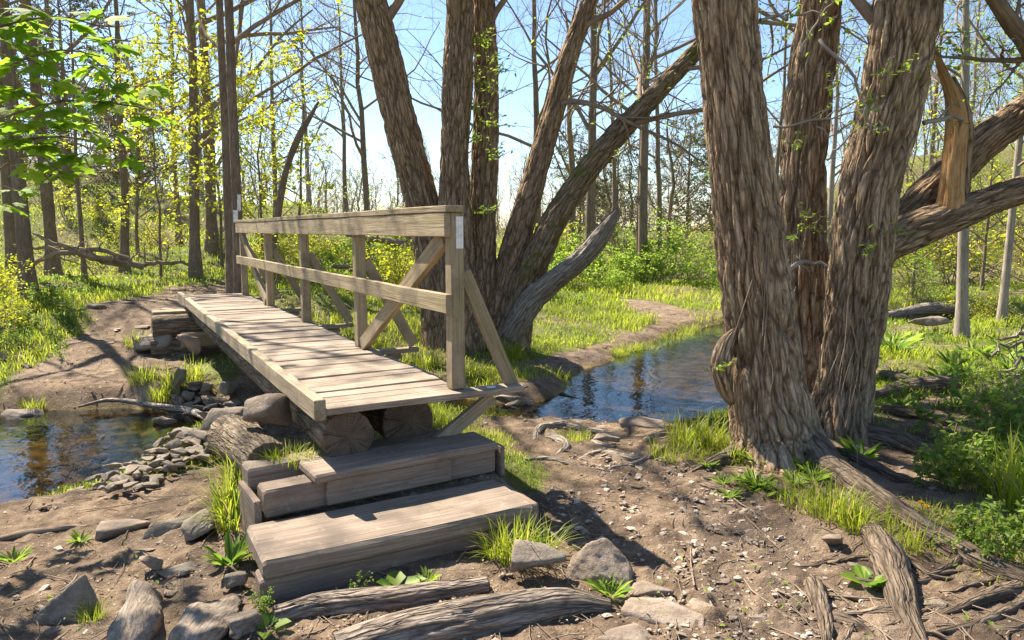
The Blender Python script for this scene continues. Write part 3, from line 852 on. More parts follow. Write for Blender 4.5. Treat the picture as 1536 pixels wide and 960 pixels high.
def add_crown(parent, stems, seed, nb=9, t0=.45, lenf=.4, leaves=2, leafL=.05, lm='leaf_green', ang=.9, extra=None, l2=5, lv3=5, lv4=3):
    rs = np.random.default_rng(seed); cb = MB()
    for P, R, k in stems:
        idx = np.linspace(0, len(P) - 1, 14).astype(int)
        P0, R0 = P[idx][None], R[idx][None]
        P1, R1 = grow(P0, R0, k or nb, t0, 1., ang, lenf, .34, 9, .05, .15, .008, .2, rs)
        P2_, R2 = grow(P1, R1, l2, .15, 1., .8, .5, .55, 6, .03, .2, .004, .4, rs)
        P3, R3 = grow(P2_, R2, lv3, .1, 1., .8, .6, .6, 5, .02, .2, .0028, .4, rs)
        P4, R4 = grow(P3, R3, lv4, .2, 1., .7, .6, .7, 3, 0, .2, .002, .4, rs)
        for a, b, n in ((P1, R1, 7), (P2_, R2, 5), (P3, R3, 4), (P4, R4, 3)):
            V, Fq, bc = tubes(a, b, n); cb.add(V, Fq, 0, True, bc=bc)
        if leaves: tip_leaves(cb, P4, leaves, leafL, 1, .02, .42, rs)
    return cb.obj('crown', [M['twig'], M[lm]], parent)

def sprigs(parent, pts, seed, n=14, L=.22, leafL=.05, lm='leaf_green'):
    """little leafy shoots straight out of the bark at the given points"""
    for q in pts: sprig(parent, [q], seed, n, L, leafL, lm); seed += 1
def sprig(parent, pts, seed, n, L, leafL, lm):
    rs = np.random.default_rng(seed); cb = MB()
    pts = np.repeat(np.asarray(pts, float), n, 0) + rs.normal(size=(len(pts) * n, 3)) * .002
    d = rs.normal(size=pts.shape); d[:, 1] = -np.abs(d[:, 1]) * .6; d[:, 2] = np.abs(d[:, 2]) * .7; d = nrm(d)
    K = 4; P = pts[:, None] + d[:, None] * (np.linspace(0, 1, K) * 1)[None, :, None] * (L * (.4 + .8 * rs.random(len(pts))))[:, None, None]
    P[:, 2:] += rs.normal(size=(len(pts), 2, 3)) * .02
    V, Fq, bc = tubes(P, np.full((len(pts), K), .003), 4); cb.add(V, Fq, 0, True, bc=bc)
    tip_leaves(cb, P, 5, leafL, 1, .012, .42, rs)
    return cb.obj('leafy_shoot', [M['twig'], M[lm]], parent)

c0 = at_d(715, 520, 10.4); c0[2] = hz(c0[0], c0[1])
clump = empty('many_stemmed_tree', (0, 0, 0), 0, 'tall grey-brown tree of five ridged stems and a broken limb behind the railing', 'tree')
ct = []
ct.append(stem(clump, [(668, 545, 10.3, 70), (655, 430, 10.3, 62), (637, 320, 10.3, 58), (605, 200, 10.2, 55), (578, 90, 10.1, 54), (556, 0, 10.0, 50), (530, -130, 9.9, 46), (500, -330, 9.8, 38), (470, -560, 9.8, 24), (450, -800, 9.8, 8)], 90, .025, 'bark_clump', 1, .028, (.07, .33), flare=.12, flare_h=.5))
ct.append(stem(clump, [(690, 540, 10.15, 82), (685, 400, 10.15, 66), (682, 250, 10.1, 48), (687, 110, 10.1, 47), (690, 0, 10.1, 43), (693, -150, 10.1, 40), (700, -400, 10.1, 32), (690, -700, 10.1, 18), (690, -900, 10.1, 7)], 90, .025, 'bark_clump', 2, .028, (.065, .33), flare=.12, flare_h=.5))
ct.append(stem(clump, [(716, 535, 10.45, 66), (721, 400, 10.5, 50), (727, 250, 10.55, 44), (729, 100, 10.6, 39), (726, 0, 10.6, 36), (722, -200, 10.6, 33), (740, -500, 10.6, 22), (750, -800, 10.6, 8)], 80, .025, 'bark_clump', 3, .026, (.065, .3), flare=.1, flare_h=.5))
ct.append(stem(clump, [(740, 525, 10.5, 60), (762, 410, 10.5, 52), (792, 300, 10.5, 42), (825, 185, 10.5, 35), (857, 75, 10.5, 31), (885, 0, 10.5, 27), (925, -120, 10.5, 23), (970, -350, 10.5, 15), (1000, -550, 10.5, 6)], 70, .025, 'bark_clump', 4, .016, (.06, .3), flare=.08, flare_h=.5))
ct.append(stem(clump, [(764, 520, 10.35, 56), (795, 415, 10.3, 48), (835, 325, 10.2, 42), (895, 238, 10.1, 38), (965, 160, 10.0, 33), (1040, 82, 9.9, 27), (1130, -10, 9.8, 23), (1230, -120, 9.7, 16), (1300, -240, 9.6, 6)], 70, .025, 'bark_moss', 5, .024, (.06, .2), flare=.08, flare_h=.5))
lb = MB(); bark_tube(lb, pix_trunk([(765, 500, 10.2, 44), (795, 452, 10.0, 46), (832, 418, 9.9, 42), (872, 385, 9.8, 36), (902, 350, 9.7, 30), (926, 316, 9.6, 13)]), 60, .022, .02, (.05, .35), seed=6, lump=.16, warp=.6, cap={1: 0})
tag(lb.obj('broken_limb', M['dead'], clump), 'bleached broken limb stub leaning right')
add_crown(clump, [(P, R, k) for (P, R), k in zip(ct, (9, 8, 8, 9, 12))], 5, t0=.36, leaves=2, leafL=.055, lenf=.36)
sp = [at_d(px, py, 10.2) for px, py in ((722, 60), (732, 90), (718, 120), (735, 140), (720, 165), (738, 190), (716, 215), (740, 240), (722, 320), (712, 70), (742, 110))]
sprigs(clump, sp, 3, 10, .30, .06)

rtree = empty('many_stemmed_tree', (0, 0, 0), 0, 'huge furrowed tree of three thick stems beside the pool, roots across the path', 'tree')
rt = []
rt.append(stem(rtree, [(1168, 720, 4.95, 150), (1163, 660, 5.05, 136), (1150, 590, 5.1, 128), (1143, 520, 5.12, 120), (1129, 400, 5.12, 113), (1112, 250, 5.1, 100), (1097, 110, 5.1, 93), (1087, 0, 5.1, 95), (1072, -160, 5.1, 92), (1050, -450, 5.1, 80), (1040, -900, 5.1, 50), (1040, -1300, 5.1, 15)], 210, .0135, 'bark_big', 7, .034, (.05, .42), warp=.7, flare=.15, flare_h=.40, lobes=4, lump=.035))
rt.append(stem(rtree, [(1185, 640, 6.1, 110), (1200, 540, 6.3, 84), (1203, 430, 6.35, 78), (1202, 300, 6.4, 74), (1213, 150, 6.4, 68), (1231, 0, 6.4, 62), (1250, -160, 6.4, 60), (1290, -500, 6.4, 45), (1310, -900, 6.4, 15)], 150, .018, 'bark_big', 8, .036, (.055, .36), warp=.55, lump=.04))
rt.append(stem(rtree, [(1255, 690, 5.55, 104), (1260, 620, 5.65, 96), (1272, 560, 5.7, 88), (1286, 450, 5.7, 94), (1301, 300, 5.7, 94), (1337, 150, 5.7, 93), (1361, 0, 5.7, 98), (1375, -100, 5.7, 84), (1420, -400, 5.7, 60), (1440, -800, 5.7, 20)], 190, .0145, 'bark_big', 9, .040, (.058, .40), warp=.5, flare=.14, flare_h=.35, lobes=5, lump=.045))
b1 = stem(rtree, [(1285, 390, 6.1, 62), (1345, 358, 6.1, 64), (1400, 335, 6.05, 60), (1470, 308, 6.0, 50), (1536, 283, 5.9, 47), (1650, 240, 5.8, 42), (1800, 170, 5.7, 30), (1950, 60, 5.6, 10)], 110, .016, 'bark_clump', 10, .016, (.05, .3))
b2 = stem(rtree, [(1300, 400, 6.3, 60), (1352, 335, 6.4, 62), (1412, 275, 6.45, 62), (1470, 218, 6.5, 56), (1536, 170, 6.5, 56), (1640, 90, 6.5, 48), (1750, -30, 6.5, 30), (1850, -200, 6.5, 10)], 110, .018, 'bark_clump', 11, .016, (.055, .3))
tb = MB(); bark_tube(tb, pix_trunk([(1420, 345, 6.06, 36), (1425, 322, 6.02, 46), (1428, 290, 6.0, 38), (1432, 240, 6.0, 33), (1436, 190, 6.03, 34), (1431, 150, 6.06, 26), (1419, 118, 6.1, 16), (1410, 95, 6.1, 11), (1402, 68, 6.1, 3)]), 64, .010, .016, (.022, .5), seed=12, lump=.18, warp=.5)
sb = tag(tb.obj('torn_stub', M['torn'], rtree), 'orange torn stub of split heartwood standing on the low limb')
tb = MB(); bark_tube(tb, pix_trunk([(1440, 335, 6.12, 20), (1443, 300, 6.1, 22), (1446, 250, 6.1, 20), (1449, 190, 6.1, 20), (1442, 150, 6.12, 14), (1430, 115, 6.14, 5)]), 40, .012, .014, (.03, .4), seed=14, lump=.12, warp=.5)
tb.obj('stub_bark', M['bark_clump'], sb)
bb = MB(); bark_tube(bb, pix_trunk([(1098, 606, 5.0, 12), (1086, 575, 4.98, 30), (1082, 545, 4.97, 36), (1090, 515, 5.0, 26), (1104, 492, 5.04, 8)]), 60, .014, .018, (.05, .2), seed=13, lump=.12)
bb.obj('burl', M['bark_big'], rtree)
add_crown(rtree, [(*rt[0], 8), (*rt[1], 8), (*rt[2], 8), (*b1, 9), (*b2, 9)], 9, t0=.40, leaves=2, leafL=.045, lenf=.30)
sp = [at_d(px, py, 5.4) for px, py in ((1300, 155), (1322, 120), (1310, 385), (1340, 350), (1362, 110))] + [at_d(px, py, 5.95) for px, py in ((1205, 330), (1215, 345), (1182, 365), (1190, 220))] + [at_d(1082, 552, 4.9)]
sprigs(rtree, sp, 8, 4, .16, .045)

# hanging dry vines and small bare branches among the right stems
rs = np.random.default_rng(4)
for px, py, px2, py2, d, r in ((1140, 30, 1230, 20, 5.0, .012), (1230, 60, 1300, 160, 5.2, .014), (1160, 190, 1300, 162, 5.4, .010), (1300, 160, 1330, 190, 5.3, .013), (1180, 405, 1242, 400, 5.7, .022),
                               (1200, 80, 1250, 5, 5.2, .01), (1180, 30, 1160, -40, 5.0, .012), (1290, 100, 1240, 120, 5.3, .006), (1225, 190, 1280, 180, 5.2, .006), (1240, 240, 1290, 190, 5.4, .01), (1400, 50, 1536, 30, 5.3, .005), (1385, 185, 1440, 190, 5.6, .02)):
    vb = MB(); a, b = at_d(px, py, d), at_d(px2, py2, d + .3 * rs.normal() * .3)
    mid = (a + b) / 2 + rs.normal(size=3) * .05
    c = spline([a, mid, b], 9); c[1:-1] += rs.normal(size=(7, 3)) * .012
    P1 = c[None]; R1 = np.linspace(r, r * .5, 9)[None]
    P2_, R2 = grow(P1, R1, 5, .2, 1, .9, .45, .5, 6, .02, .2, .0025)
    P3, R3 = grow(P2_, R2, 3, .2, 1, .8, .5, .6, 4, .0, .2, .0018)
    for q, w, n in ((P1, R1, 8), (P2_, R2, 4), (P3, R3, 3)):
        V, Fq, bc = tubes(q, w, n); vb.add(V, Fq, 0, True, bc=bc)
    if py < 220 : tip_leaves(vb, P3, 1, .045, 1, .012, .42)
    vb.obj('side_branch', [M['bark_pale'], M['leaf_green']], rtree)
vb = MB()
for k in range(26):
    px, py = rs.choice([(1265, 560), (1245, 600), (1290, 520), (1150, 560), (1200, 480), (1130, 450)]) + rs.normal(size=2) * (18, 30)
    d = 5.42 if px > 1215 else (4.86 if px < 1190 else 5.2)
    a = at_d(px, py - 60, d); b = at_d(px + rs.normal() * 18, py + 60 + 40 * rs.random(), d - .05)
    c = spline([a, (a + b) / 2 + rs.normal(size=3) * .04, b], 8)
    V, Fq, bc = tubes(c[None], np.linspace(.004, .0025, 8)[None], 4); vb.add(V, Fq, 0, True, bc=bc)
vb.obj('vine', M['twig'], rtree)

# roots of the right tree, following the ground
def root(parent, rows, seed, bark='root', sink=.40, name='root'):
    g = []
    pts = spline([tuple(ground(px, py)[:2]) + (w,) for px, py, w in rows], 12)
    for x, y, w in pts:
        r = w * math.hypot(x, y) / F / 2
        g.append((x, y, hz(x, y) + r * (1 - 2 * sink), r))
    n_ = len(g)
    for e_ in (0, 1, n_ - 2, n_ - 1) if rows[0][2] < 28 else (n_ - 2, n_ - 1):
        x, y, z, r = g[e_]; g[e_] = (x, y, z - r * (1.6 if e_ in (0, n_ - 1) else .5), r)
    mb = MB(); bark_tube(mb, g, 26 if rows[0][2] > 15 else 12, .02, .010 if rows[0][2] > 15 else .004, (.025, .6), seed=seed, lump=.2, min_n=16)
    return mb.obj(name, M[bark], parent)
for k, rows in enumerate([
    [(1195, 675, 60), (1245, 710, 48), (1300, 745, 40), (1370, 790, 40), (1440, 835, 38), (1520, 870, 26), (1600, 900, 14)],
    [(1305, 800, 30), (1325, 835, 46), (1342, 880, 42), (1362, 930, 36), (1395, 985, 34)],
    [(1216, 865, 22), (1226, 900, 26), (1236, 935, 22), (1240, 980, 12)],
    [(1600, 850, 22), (1530, 880, 22), (1470, 902, 18), (1400, 930, 10)],
    [(1560, 890, 14), (1500, 925, 12), (1440, 945, 10), (1390, 955, 5)],
    [(1350, 918, 16), (1300, 925, 12), (1240, 930, 9), (1180, 945, 5)],
    [(1245, 925, 18), (1290, 945, 16), (1330, 975, 16)],
    [(1320, 880, 8), (1290, 900, 8), (1250, 890, 6), (1225, 865, 4)],
    [(1080, 720, 10), (1050, 728, 12), (1120, 745, 8), (1150, 748, 4)],
    [(1000, 740, 5), (960, 735, 7), (900, 720, 4)],
    [(1220, 665, 30), (1300, 700, 26), (1350, 722, 18), (1400, 740, 8)],
    [(1300, 660, 44), (1350, 670, 36), (1400, 690, 24), (1440, 690, 8)],
    [(1100, 690, 30), (1060, 700, 14), (1020, 715, 6)],
    [(1380, 870, 7), (1440, 860, 6), (1500, 855, 4)],
    [(1260, 960, 9), (1340, 940, 8), (1420, 905, 5)],
]): root(rtree, rows, 20 + k)
_r = np.random.default_rng(8)
for k in range(20):
    px, py = _r.uniform(1180, 1540), _r.uniform(835, 965); dx, dy = _r.choice([-1, 1]) * _r.uniform(40, 110), _r.uniform(-25, 40); w_ = _r.uniform(4, 12)
    root(rtree, [(px, py, w_), (px + dx * .4, py + dy * .3 + _r.normal() * 9, w_ * .9), (px + dx * .75, py + dy * .8 + _r.normal() * 9, w_ * .7), (px + dx, py + dy, w_ * .3)], 80 + k, sink=.3)
tang = empty('exposed_roots', (0, 0, 0), 0, 'tangle of exposed pale roots on the bank between the steps and the pool', 'roots')
for k, rows in enumerate([
    [(800, 668, 10), (810, 645, 14), (840, 640, 16), (880, 648, 12), (935, 655, 8)],
    [(815, 655, 9), (835, 660, 14), (850, 672, 10), (830, 685, 5)],
    [(860, 690, 6), (900, 680, 10), (940, 690, 12), (970, 690, 6)],
    [(880, 660, 8), (905, 670, 9), (925, 668, 5)],
    [(905, 705, 5), (945, 700, 9), (985, 680, 7), (1000, 665, 4)],
    [(785, 690, 4), (820, 690, 8), (870, 700, 5)],
    [(730, 612, 5), (760, 616, 10), (800, 622, 8), (830, 630, 4)],
    [(740, 598, 5), (790, 606, 9), (820, 612, 5)],
    [(960, 662, 8), (990, 655, 10), (1030, 650, 6)],
]): root(tang, rows, 50 + k, 'dead')
# ------------------------------------------------------------------ footbridge
BA = math.radians(29.4)
BD = np.array([-math.sin(BA), math.cos(BA), 0]); BR = np.array([math.cos(BA), math.sin(BA), 0]); UP = np.array([0, 0, 1.])
ZD = .68
BO = at_z(684, 583, ZD)
def B(s, r, z): return BO + BD * s + BR * r + UP * (z - ZD)

M['nail'] = flat_mat('rusty_nail', (.06, .04, .03), .5)
br = empty('footbridge', B(0, -.4, 0) * (1, 1, 0), 0, 'weathered wooden plank footbridge with a single timber railing over the stream', 'footbridge')
KEEP = Matrix.Translation(br.location).inverted()
def bpart(name, mb, mat, parent=None, label=None):
    o = mb.obj(name, mat, parent or br)
    if parent is None: o.matrix_parent_inverse = KEEP
    if label: o['label'] = label
    return o
LEN = 7.72; W0 = -.87
mb = MB(); s = -.13; k = 0
while s < LEN:
    w = .142 + .012 * rng.random()
    jit = rng.normal() * .003
    r1 = .42 if k == 0 else .055 + rng.normal() * .008
    board(mb, B(s + w / 2, W0 + .03, ZD - .019 + jit), B(s + w / 2 + rng.normal() * .003, r1, ZD - .019 + jit + rng.normal() * .002), UP, w - .009 - .004 * rng.random(), .038, .004, .0022)
    for rr_ in (-.70, -.26):
        for o_ in (.03, -.03):
            nv = np.array([B(s + w / 2 + o_ + .0035 * math.cos(q), rr_ + .0035 * math.sin(q) + .004 * math.sin(k * 7), ZD + .0035) for q in np.arange(6) * math.pi / 3])
            mb.add(nv, np.arange(6)[None], 1, False)
    s += w; k += 1
bpart('deck', mb, [M['deck'], M['nail']])
mb = MB(); board(mb, B(-.15, W0 - .005, ZD + .003), B(LEN + .05, W0 - .005, ZD + .003), UP, .065, .115, .006, .003)
bpart('kerb_rail', mb, M['kerb'])
POST = [0, 1.868, 3.735, 5.6, 7.47]
for k, s in enumerate(POST):
    mb = MB(); board(mb, B(s, 0, ZD + .004), B(s, 0, ZD + 1.075), BD, .088, .088, .006, .002)
    p = bpart('post', mb, M['rail'])
    if k == 0:
        wm = MB(); board(wm, B(-.045, .012, ZD + .86), B(-.045, .012, ZD + 1.05), BD, .046, .006, .001, .0005)
        bpart('paint_mark', wm, M['white'], p, 'chipped white painted stripe on the near post')
    mb = MB()
    if k: board(mb, B(s, -.03, ZD - .06), B(s, .50, ZD - .06), UP, .085, .04, .004, .002)
    else: board(mb, B(s + .09, -.3, ZD - .062), B(s + .09, .42, ZD - .062), UP, .085, .04, .004, .002)
    bpart('outrigger', mb, M['kerb'])
    mb = MB(); e = .47 if k else .39
    board(mb, B(s + (.01 if k else -.01), .052, ZD + .72), B(s + (.01 if k else -.01), e, ZD - .02), BD, .085, .045, .004, .002)
    bpart('side_brace', mb, M['rail'])
    mb = MB(); board(mb, B(s + .03, e - .12, ZD - .085), B(s + .03, -.16, ZD - .36), BD, .085, .045, .004, .002)
    bpart('under_brace', mb, M['kerb'])
mb = MB(); board(mb, B(-.045, -.066, ZD + 1.0), B(7.55, -.066, ZD + 1.0), UP, .04, .142, .004, .002)
board(mb, B(-.075, -.03, ZD + 1.094), B(7.56, -.03, ZD + 1.094), UP, .12, .040, .004, .002)
bpart('top_rail', mb, M['rail'])
mb = MB(); board(mb, B(-.06, -.066, ZD + .53), B(7.6, -.066, ZD + .53), UP, .042, .115, .004, .002)
bpart('middle_rail', mb, M['rail'])
mb = MB(); board(mb, B(.10, -.018, ZD + .93), B(1.76, -.018, ZD + .035), BR, .115, .05, .004, .002)
bpart('diagonal_brace', mb, M['rail'])
mb = MB(); board(mb, B(7.40, -.018, ZD + .93), B(5.75, -.018, ZD + .035), BR, .105, .05, .004, .002)
bpart('diagonal_brace', mb, M['rail'])
wm = MB()
board(wm, B(-.07, .18, ZD + .002), B(-.07, .235, ZD + .002), UP, .04, .003, .001, .0003)
bpart('paint_mark', wm, M['white'], None, 'white paint smear on the end of the first plank')
for r, s0, rad, sd in ((-.70, -.06, .148, 31), (-.26, .14, .162, 32)):
    mb = MB()
    a, b = B(s0, r, ZD - .043 - rad), B(LEN - .1, r, ZD - .043 - rad * .9)
    pts = [tuple(a + (b - a) * t) + (rad * (1 - .1 * t),) for t in (0, .3, .7, 1)]
    bark_tube(mb, pts, 54, .03, .007, (.05, .5), seed=sd, lump=.03, cap={0: 1, 1: 1})
    bpart('support_log', mb, [M['oldlog'], M['logend']])

# ------------------------------------------------------------------ timber steps
st = empty('timber_steps', at_z(590, 860, 0), 0, 'two worn timber steps leading up to the footbridge', 'steps')
SK = Matrix.Translation(st.location).inverted()
def spart(name, mb, mat, label=None):
    o = mb.obj(name, M[mat], st); o.matrix_parent_inverse = SK
    if label: o['label'] = label
    return o
Z1, Z2 = .20, .385
A, Bq = at_z(384, 846, Z1), at_z(803, 757, Z1)
u = nrm(Bq - A); v = np.array([-u[1], u[0], 0])
def T(o, a, b, z): return o + u * a + v * b + UP * (z - o[2])
L1 = np.linalg.norm(Bq - A)
mb = MB(); board(mb, T(A, .03, .235, Z1 - .047), T(A, L1, .235, Z1 - .047), UP, .47, .094, .016, .007); spart('tread', mb, 'step')
mb = MB(); board(mb, T(A, .015, .085, Z1 - .185), T(A, L1 + .01, .085, Z1 - .185), UP, .13, .178, .01, .005); spart('riser', mb, 'stepdark')
mb = MB(); board(mb, T(A, L1 + .03, .05, Z1 - .12), T(A, L1 + .03, .42, Z1 - .12), UP, .05, .2, .008, .004); spart('side_board', mb, 'stepdark')
A2, B2 = at_z(464, 716, Z2), at_z(748, 664, Z2)
u = nrm(B2 - A2); v = np.array([-u[1], u[0], 0]); L2 = np.linalg.norm(B2 - A2)
mb = MB(); board(mb, T(A2, .03, .15, Z2 - .025), T(A2, L2, .15, Z2 - .025), UP, .30, .05, .010, .005); spart('tread', mb, 'step')
mb = MB(); board(mb, T(A2, -.215, .14, Z2 - .128), T(A2, L2 + .02, .14, Z2 - .128), UP, .16, .150, .012, .006); spart('riser', mb, 'stepdark')
mb = MB(); board(mb, T(A2, .10, .043, Z2 - .118), T(A2, .84, .043, Z2 - .118), UP, .03, .130, .004, .002); spart('riser', mb, 'step', 'smooth brown board facing the upper step')
mb = MB(); board(mb, T(A2, -.235, .40, Z2 - .07), T(A2, L2 - .1, .40, Z2 - .07), UP, .17, .125, .012, .007); spart('side_board', mb, 'step', 'thick timber behind the upper tread')
mb = MB(); board(mb, T(A2, -.245, .07, Z2 - .25), T(A2, -.245, .44, Z2 - .25), UP, .035, .30, .006, .004); spart('side_board', mb, 'stepdark')
mb = MB(); board(mb, T(A2, L2 + .05, .03, Z2 - .13), T(A2, L2 + .05, .30, Z2 - .13), UP, .03, .19, .006, .004); spart('side_board', mb, 'stepdark')

# far abutment of stacked logs
ab = empty('log_abutment', (0, 0, 0), 0, 'stack of round logs and planks holding up the far end of the bridge', 'abutment')
for (sx, r0, r1, z, rad) in ((6.75, -1.32, .25, .36, .15), (6.70, -1.36, .3, .07, .155), (7.1, -1.2, .25, .40, .12), (7.1, -1.2, .2, .12, .14)):
    mb = MB(); a, b = B(sx, r0, z), B(sx, r1, z)
    bark_tube(mb, [tuple(a + (b - a) * t) + (rad,) for t in (0, .5, 1)], 40, .03, .007, (.05, .4), seed=int(sx * 10 + z * 100), lump=.05, cap={0: 1, 1: 1})
    mb.obj('log', [M['oldlog'], M['logend']], ab)
mb = MB(); board(mb, B(6.95, -1.30, .535), B(6.95, -.55, .535), UP, .30, .04, .006, .004); board(mb, B(6.52, -1.0, .19), B(6.52, .2, .19), UP, .08, .20, .01, .005)
mb.obj('plank', M['kerb'], ab)

# ------------------------------------------------------------------ rocks
def rock(px, py, wpx, idx, label, rotz=0., sq=(1, 1, 1), mat='stone', group=None, lift=.12, tilt=(0, 0), name='rock', zadd=0.):
    p = ground(px, py); d = math.hypot(p[0], p[1]); s = wpx * d / F * (1.36 if group is None else 1.1)
    o = link(name, rock_mesh(idx, mat), None, (p[0], p[1], p[2] + s * lift * sq[2] + zadd), (tilt[0], tilt[1], rotz), (s * sq[0], s * sq[1], s * sq[2]))
    return tag(o, label, 'rock', group)
rock(900, 868, 80, 8, 'large angular pale rock beside the right end of the lower step', -.35, (1, .9, .85), 'stonewarm', lift=.1)
rock(800, 868, 88, 2, 'flat-faced grey slab leaning in front of the grass at the lower step', -.3, (1, .8, 1.1), lift=.25, tilt=(.5, .1))
rock(975, 888, 60, 3, 'flat stone set in the path right of the large angular rock', .3, (1, .9, .8), 'stonewarm', lift=.02)
rock(990, 925, 110, 5, 'broad flat flagstone at the bottom edge of the photo right of the sunken log', -.5, (1, .7, .5), 'stonewarm', lift=.0)
rock(1045, 915, 60, 7, 'small flat flagstone beside the gravel path', .8, (1, .9, .6), 'stonewarm', lift=.0)
rock(935, 955, 90, 7, 'low flat stone at the right tip of the sunken log', .1, (1, .8, .5), 'stonewarm', lift=.0)
rock(103, 925, 58, 9, 'sharp-ridged dark rock standing on the dirt in the bottom left corner', .35, (1, .9, 1.1), lift=.12)
rock(178, 800, 66, 2, 'smooth pale tan boulder sunk in the left bank', .2, (1, .9, .9), 'stonewarm', lift=.05)
rock(250, 798, 74, 6, 'long grey stone sunk in the left bank beside the tan boulder', .5, (1.1, .6, .6), lift=.05)
rock(312, 798, 62, 1, 'rough brown boulder beside the broad-leaved plant left of the steps', 1.2, (1, .9, .8), lift=.15)
rock(268, 858, 50, 7, 'flat blue-grey stone below the rough brown boulder', .3, (1, .8, .5), lift=.05)
rock(222, 858, 36, 4, 'small pointed stone at the upper end of the left weathered log', 0, (1, .9, 1), 'stonewarm', lift=.15)
rock(355, 885, 30, 0, 'small dark stone against the left end of the lower step', .4, (1, .9, 1.4), lift=.2)
_p = B(.50, -.99, .52); tag(link('rock', rock_mesh(1, 'stonewarm'), None, _p + UP * .02, (.15, .2, .5), (.40, .30, .40)), 'rounded tan boulder wedged under the bridge log beside the cut log', 'rock')
rock(333, 652, 66, 6, 'large blocky stone at the right end of the rubble dam', .25, (1.05, .8, .9), lift=.25)
rock(232, 530, 48, 0, 'pale boulder in the bright grass on the far bank', .3, (1, .8, 1), lift=.2)
rock(280, 540, 36, 4, 'square block standing in the grass below the log stack', .1, (1, .8, 1.2), 'stonewarm', lift=.3)
rock(22, 634, 62, 6, 'low dark stone at the left edge of the pond', .1, (1, .7, .6), lift=.1)
rock(1250, 822, 38, 4, 'lone pale stone beside the grass tuft on the root bank', .7, (1, .9, .8), 'stonewarm', lift=.15)
rock(1400, 905, 32, 7, 'flat stone between the thick roots in the bottom right corner', .2, (1.1, .9, .5), 'stonewarm', lift=.05)
rock(910, 664, 38, 3, 'smooth pale stone beside the exposed roots at the water edge', .1, (1, .8, .9), 'stonewarm', lift=.15)
rock(960, 640, 60, 5, 'flat sandy stone half in the water below the pool', -.2, (1, .7, .6), 'stonewarm', lift=.05)
rock(1395, 500, 46, 7, 'flat dark stone lying in the water behind the right trunks', .1, (1, .7, .6), lift=.1, zadd=.16)
rock(345, 598, 46, 2, 'blue-grey slab standing in the shade under the bridge', .9, (.6, .5, 1.3), lift=.2)
rock(268, 600, 26, 6, 'upright pale slab at the top of the rubble dam', .4, (.7, .7, 2.1), lift=.4, tilt=(.2, .3))
rock(190, 677, 34, 0, 'blocky pale stone at the waterline of the rubble pile', .3, (1, .9, 1.1), lift=.3)
rock(245, 665, 32, 4, 'cube-shaped pale stone on top of the rubble pile beside the driftwood', .3, (1, .9, 1.2), lift=.4)
rock(226, 668, 30, 1, 'rounded tan stone between the two blocky pale stones', .3, (1, .9, .8), 'stonewarm', lift=.3)

# small rubble: one group on the pond side of the bridge
rs = np.random.default_rng(77); pile = []
poly1 = np.array([(128, 712), (190, 672), (225, 660), (290, 655), (335, 668), (330, 690), (265, 712), (225, 740), (150, 752)])
poly2 = np.array([(262, 582), (300, 590), (345, 620), (380, 650), (330, 650), (290, 640), (262, 620)])
for poly, n, wpx in ((poly1, 130, 25), (poly2, 46, 27)):
    got = []
    tries = 0
    while len(got) < n and tries < 6000:
        tries += 1
        q = poly.min(0) + rs.random(2) * (poly.max(0) - poly.min(0))
        if poly_mask(q[:1], q[1:], poly)[0] > 0: continue
        if any(abs(q[0] - g[0]) < 11 and abs(q[1] - g[1]) < 5 for g in got): continue
        got.append(q)
    for q in sorted(got, key=lambda g: g[1]): pile.append((q[0], q[1], wpx * (.62 + .75 * rs.random() ** 1.3)))
for k, (px, py, w) in enumerate(pile):
    rock(px, py, w, int(rs.integers(0, 8)), 'small angular grey stone heaped in the rubble dam beside the pond', rs.random() * 6.28,
         (1, .75 + .3 * rs.random(), (.55 + .5 * rs.random())), 'stone' if rs.random() < .72 else 'stonewarm', 'rubble stones dammed beside the pond', .18, (rs.normal() * .25, rs.normal() * .25), 'rubble_stone', .02 + .05 * rs.random())
for k in range(16):
    px, py = rs.uniform(330, 430), rs.uniform(600, 640)
    rock(px, py, 22 * (.6 + .8 * rs.random()), int(rs.integers(0, 8)), 'small shaded stone under the near end of the bridge', rs.random() * 6, (1, .8, .8), 'stone', 'shaded stones under the bridge', .1, name='rubble_stone')
for k in range(26):
    px, py = rs.uniform(-10, 250), rs.uniform(622, 740)
    rock(px, py, 26 * (.5 + .9 * rs.random()), int(rs.integers(0, 8)), 'flat stone lying under the clear water of the pond', rs.random() * 6, (1.1, .9, .5), 'stonewarm', 'stones on the pond bed', .0, name='bed_stone')
for k in range(14):
    px, py = rs.uniform(860, 1000), rs.uniform(622, 650)
    rock(px, py, 26 * (.5 + .9 * rs.random()), int(rs.integers(0, 8)), 'wet flat stone in the shallows below the blue pool', rs.random() * 6, (1.1, .9, .4), 'stonewarm', 'stones in the pool shallows', .05, name='bed_stone')
for k in range(12):
    px, py = rs.uniform(130, 290), rs.uniform(450, 590)
    rock(px, py, 22 * (.5 + .9 * rs.random()), int(rs.integers(0, 8)), 'pale stone lying on the bare dirt of the far bank', rs.random() * 6, (1.1, .9, .5), 'stonewarm', 'stones on the far dirt bank', .0)
for k in range(20):
    px, py = rs.uniform(0, 300), rs.uniform(790, 950)
    rock(px, py, 20 * (.4 + .9 * rs.random() ** 2), int(rs.integers(0, 8)), 'small flat stone lying on the near left dirt', rs.random() * 6, (1.1, .9, .5), 'stonewarm', 'small stones on the near left dirt', .0)
for k in range(24):
    px, py = rs.uniform(1000, 1290), rs.uniform(850, 958)
    rock(px, py, 26 * (.4 + .9 * rs.random() ** 2), int(rs.integers(0, 8)), 'chunky stone bedded in the gravel path below the roots', rs.random() * 6, (1.1, .9, .5), 'stonewarm', 'stones bedded in the gravel path', .0)

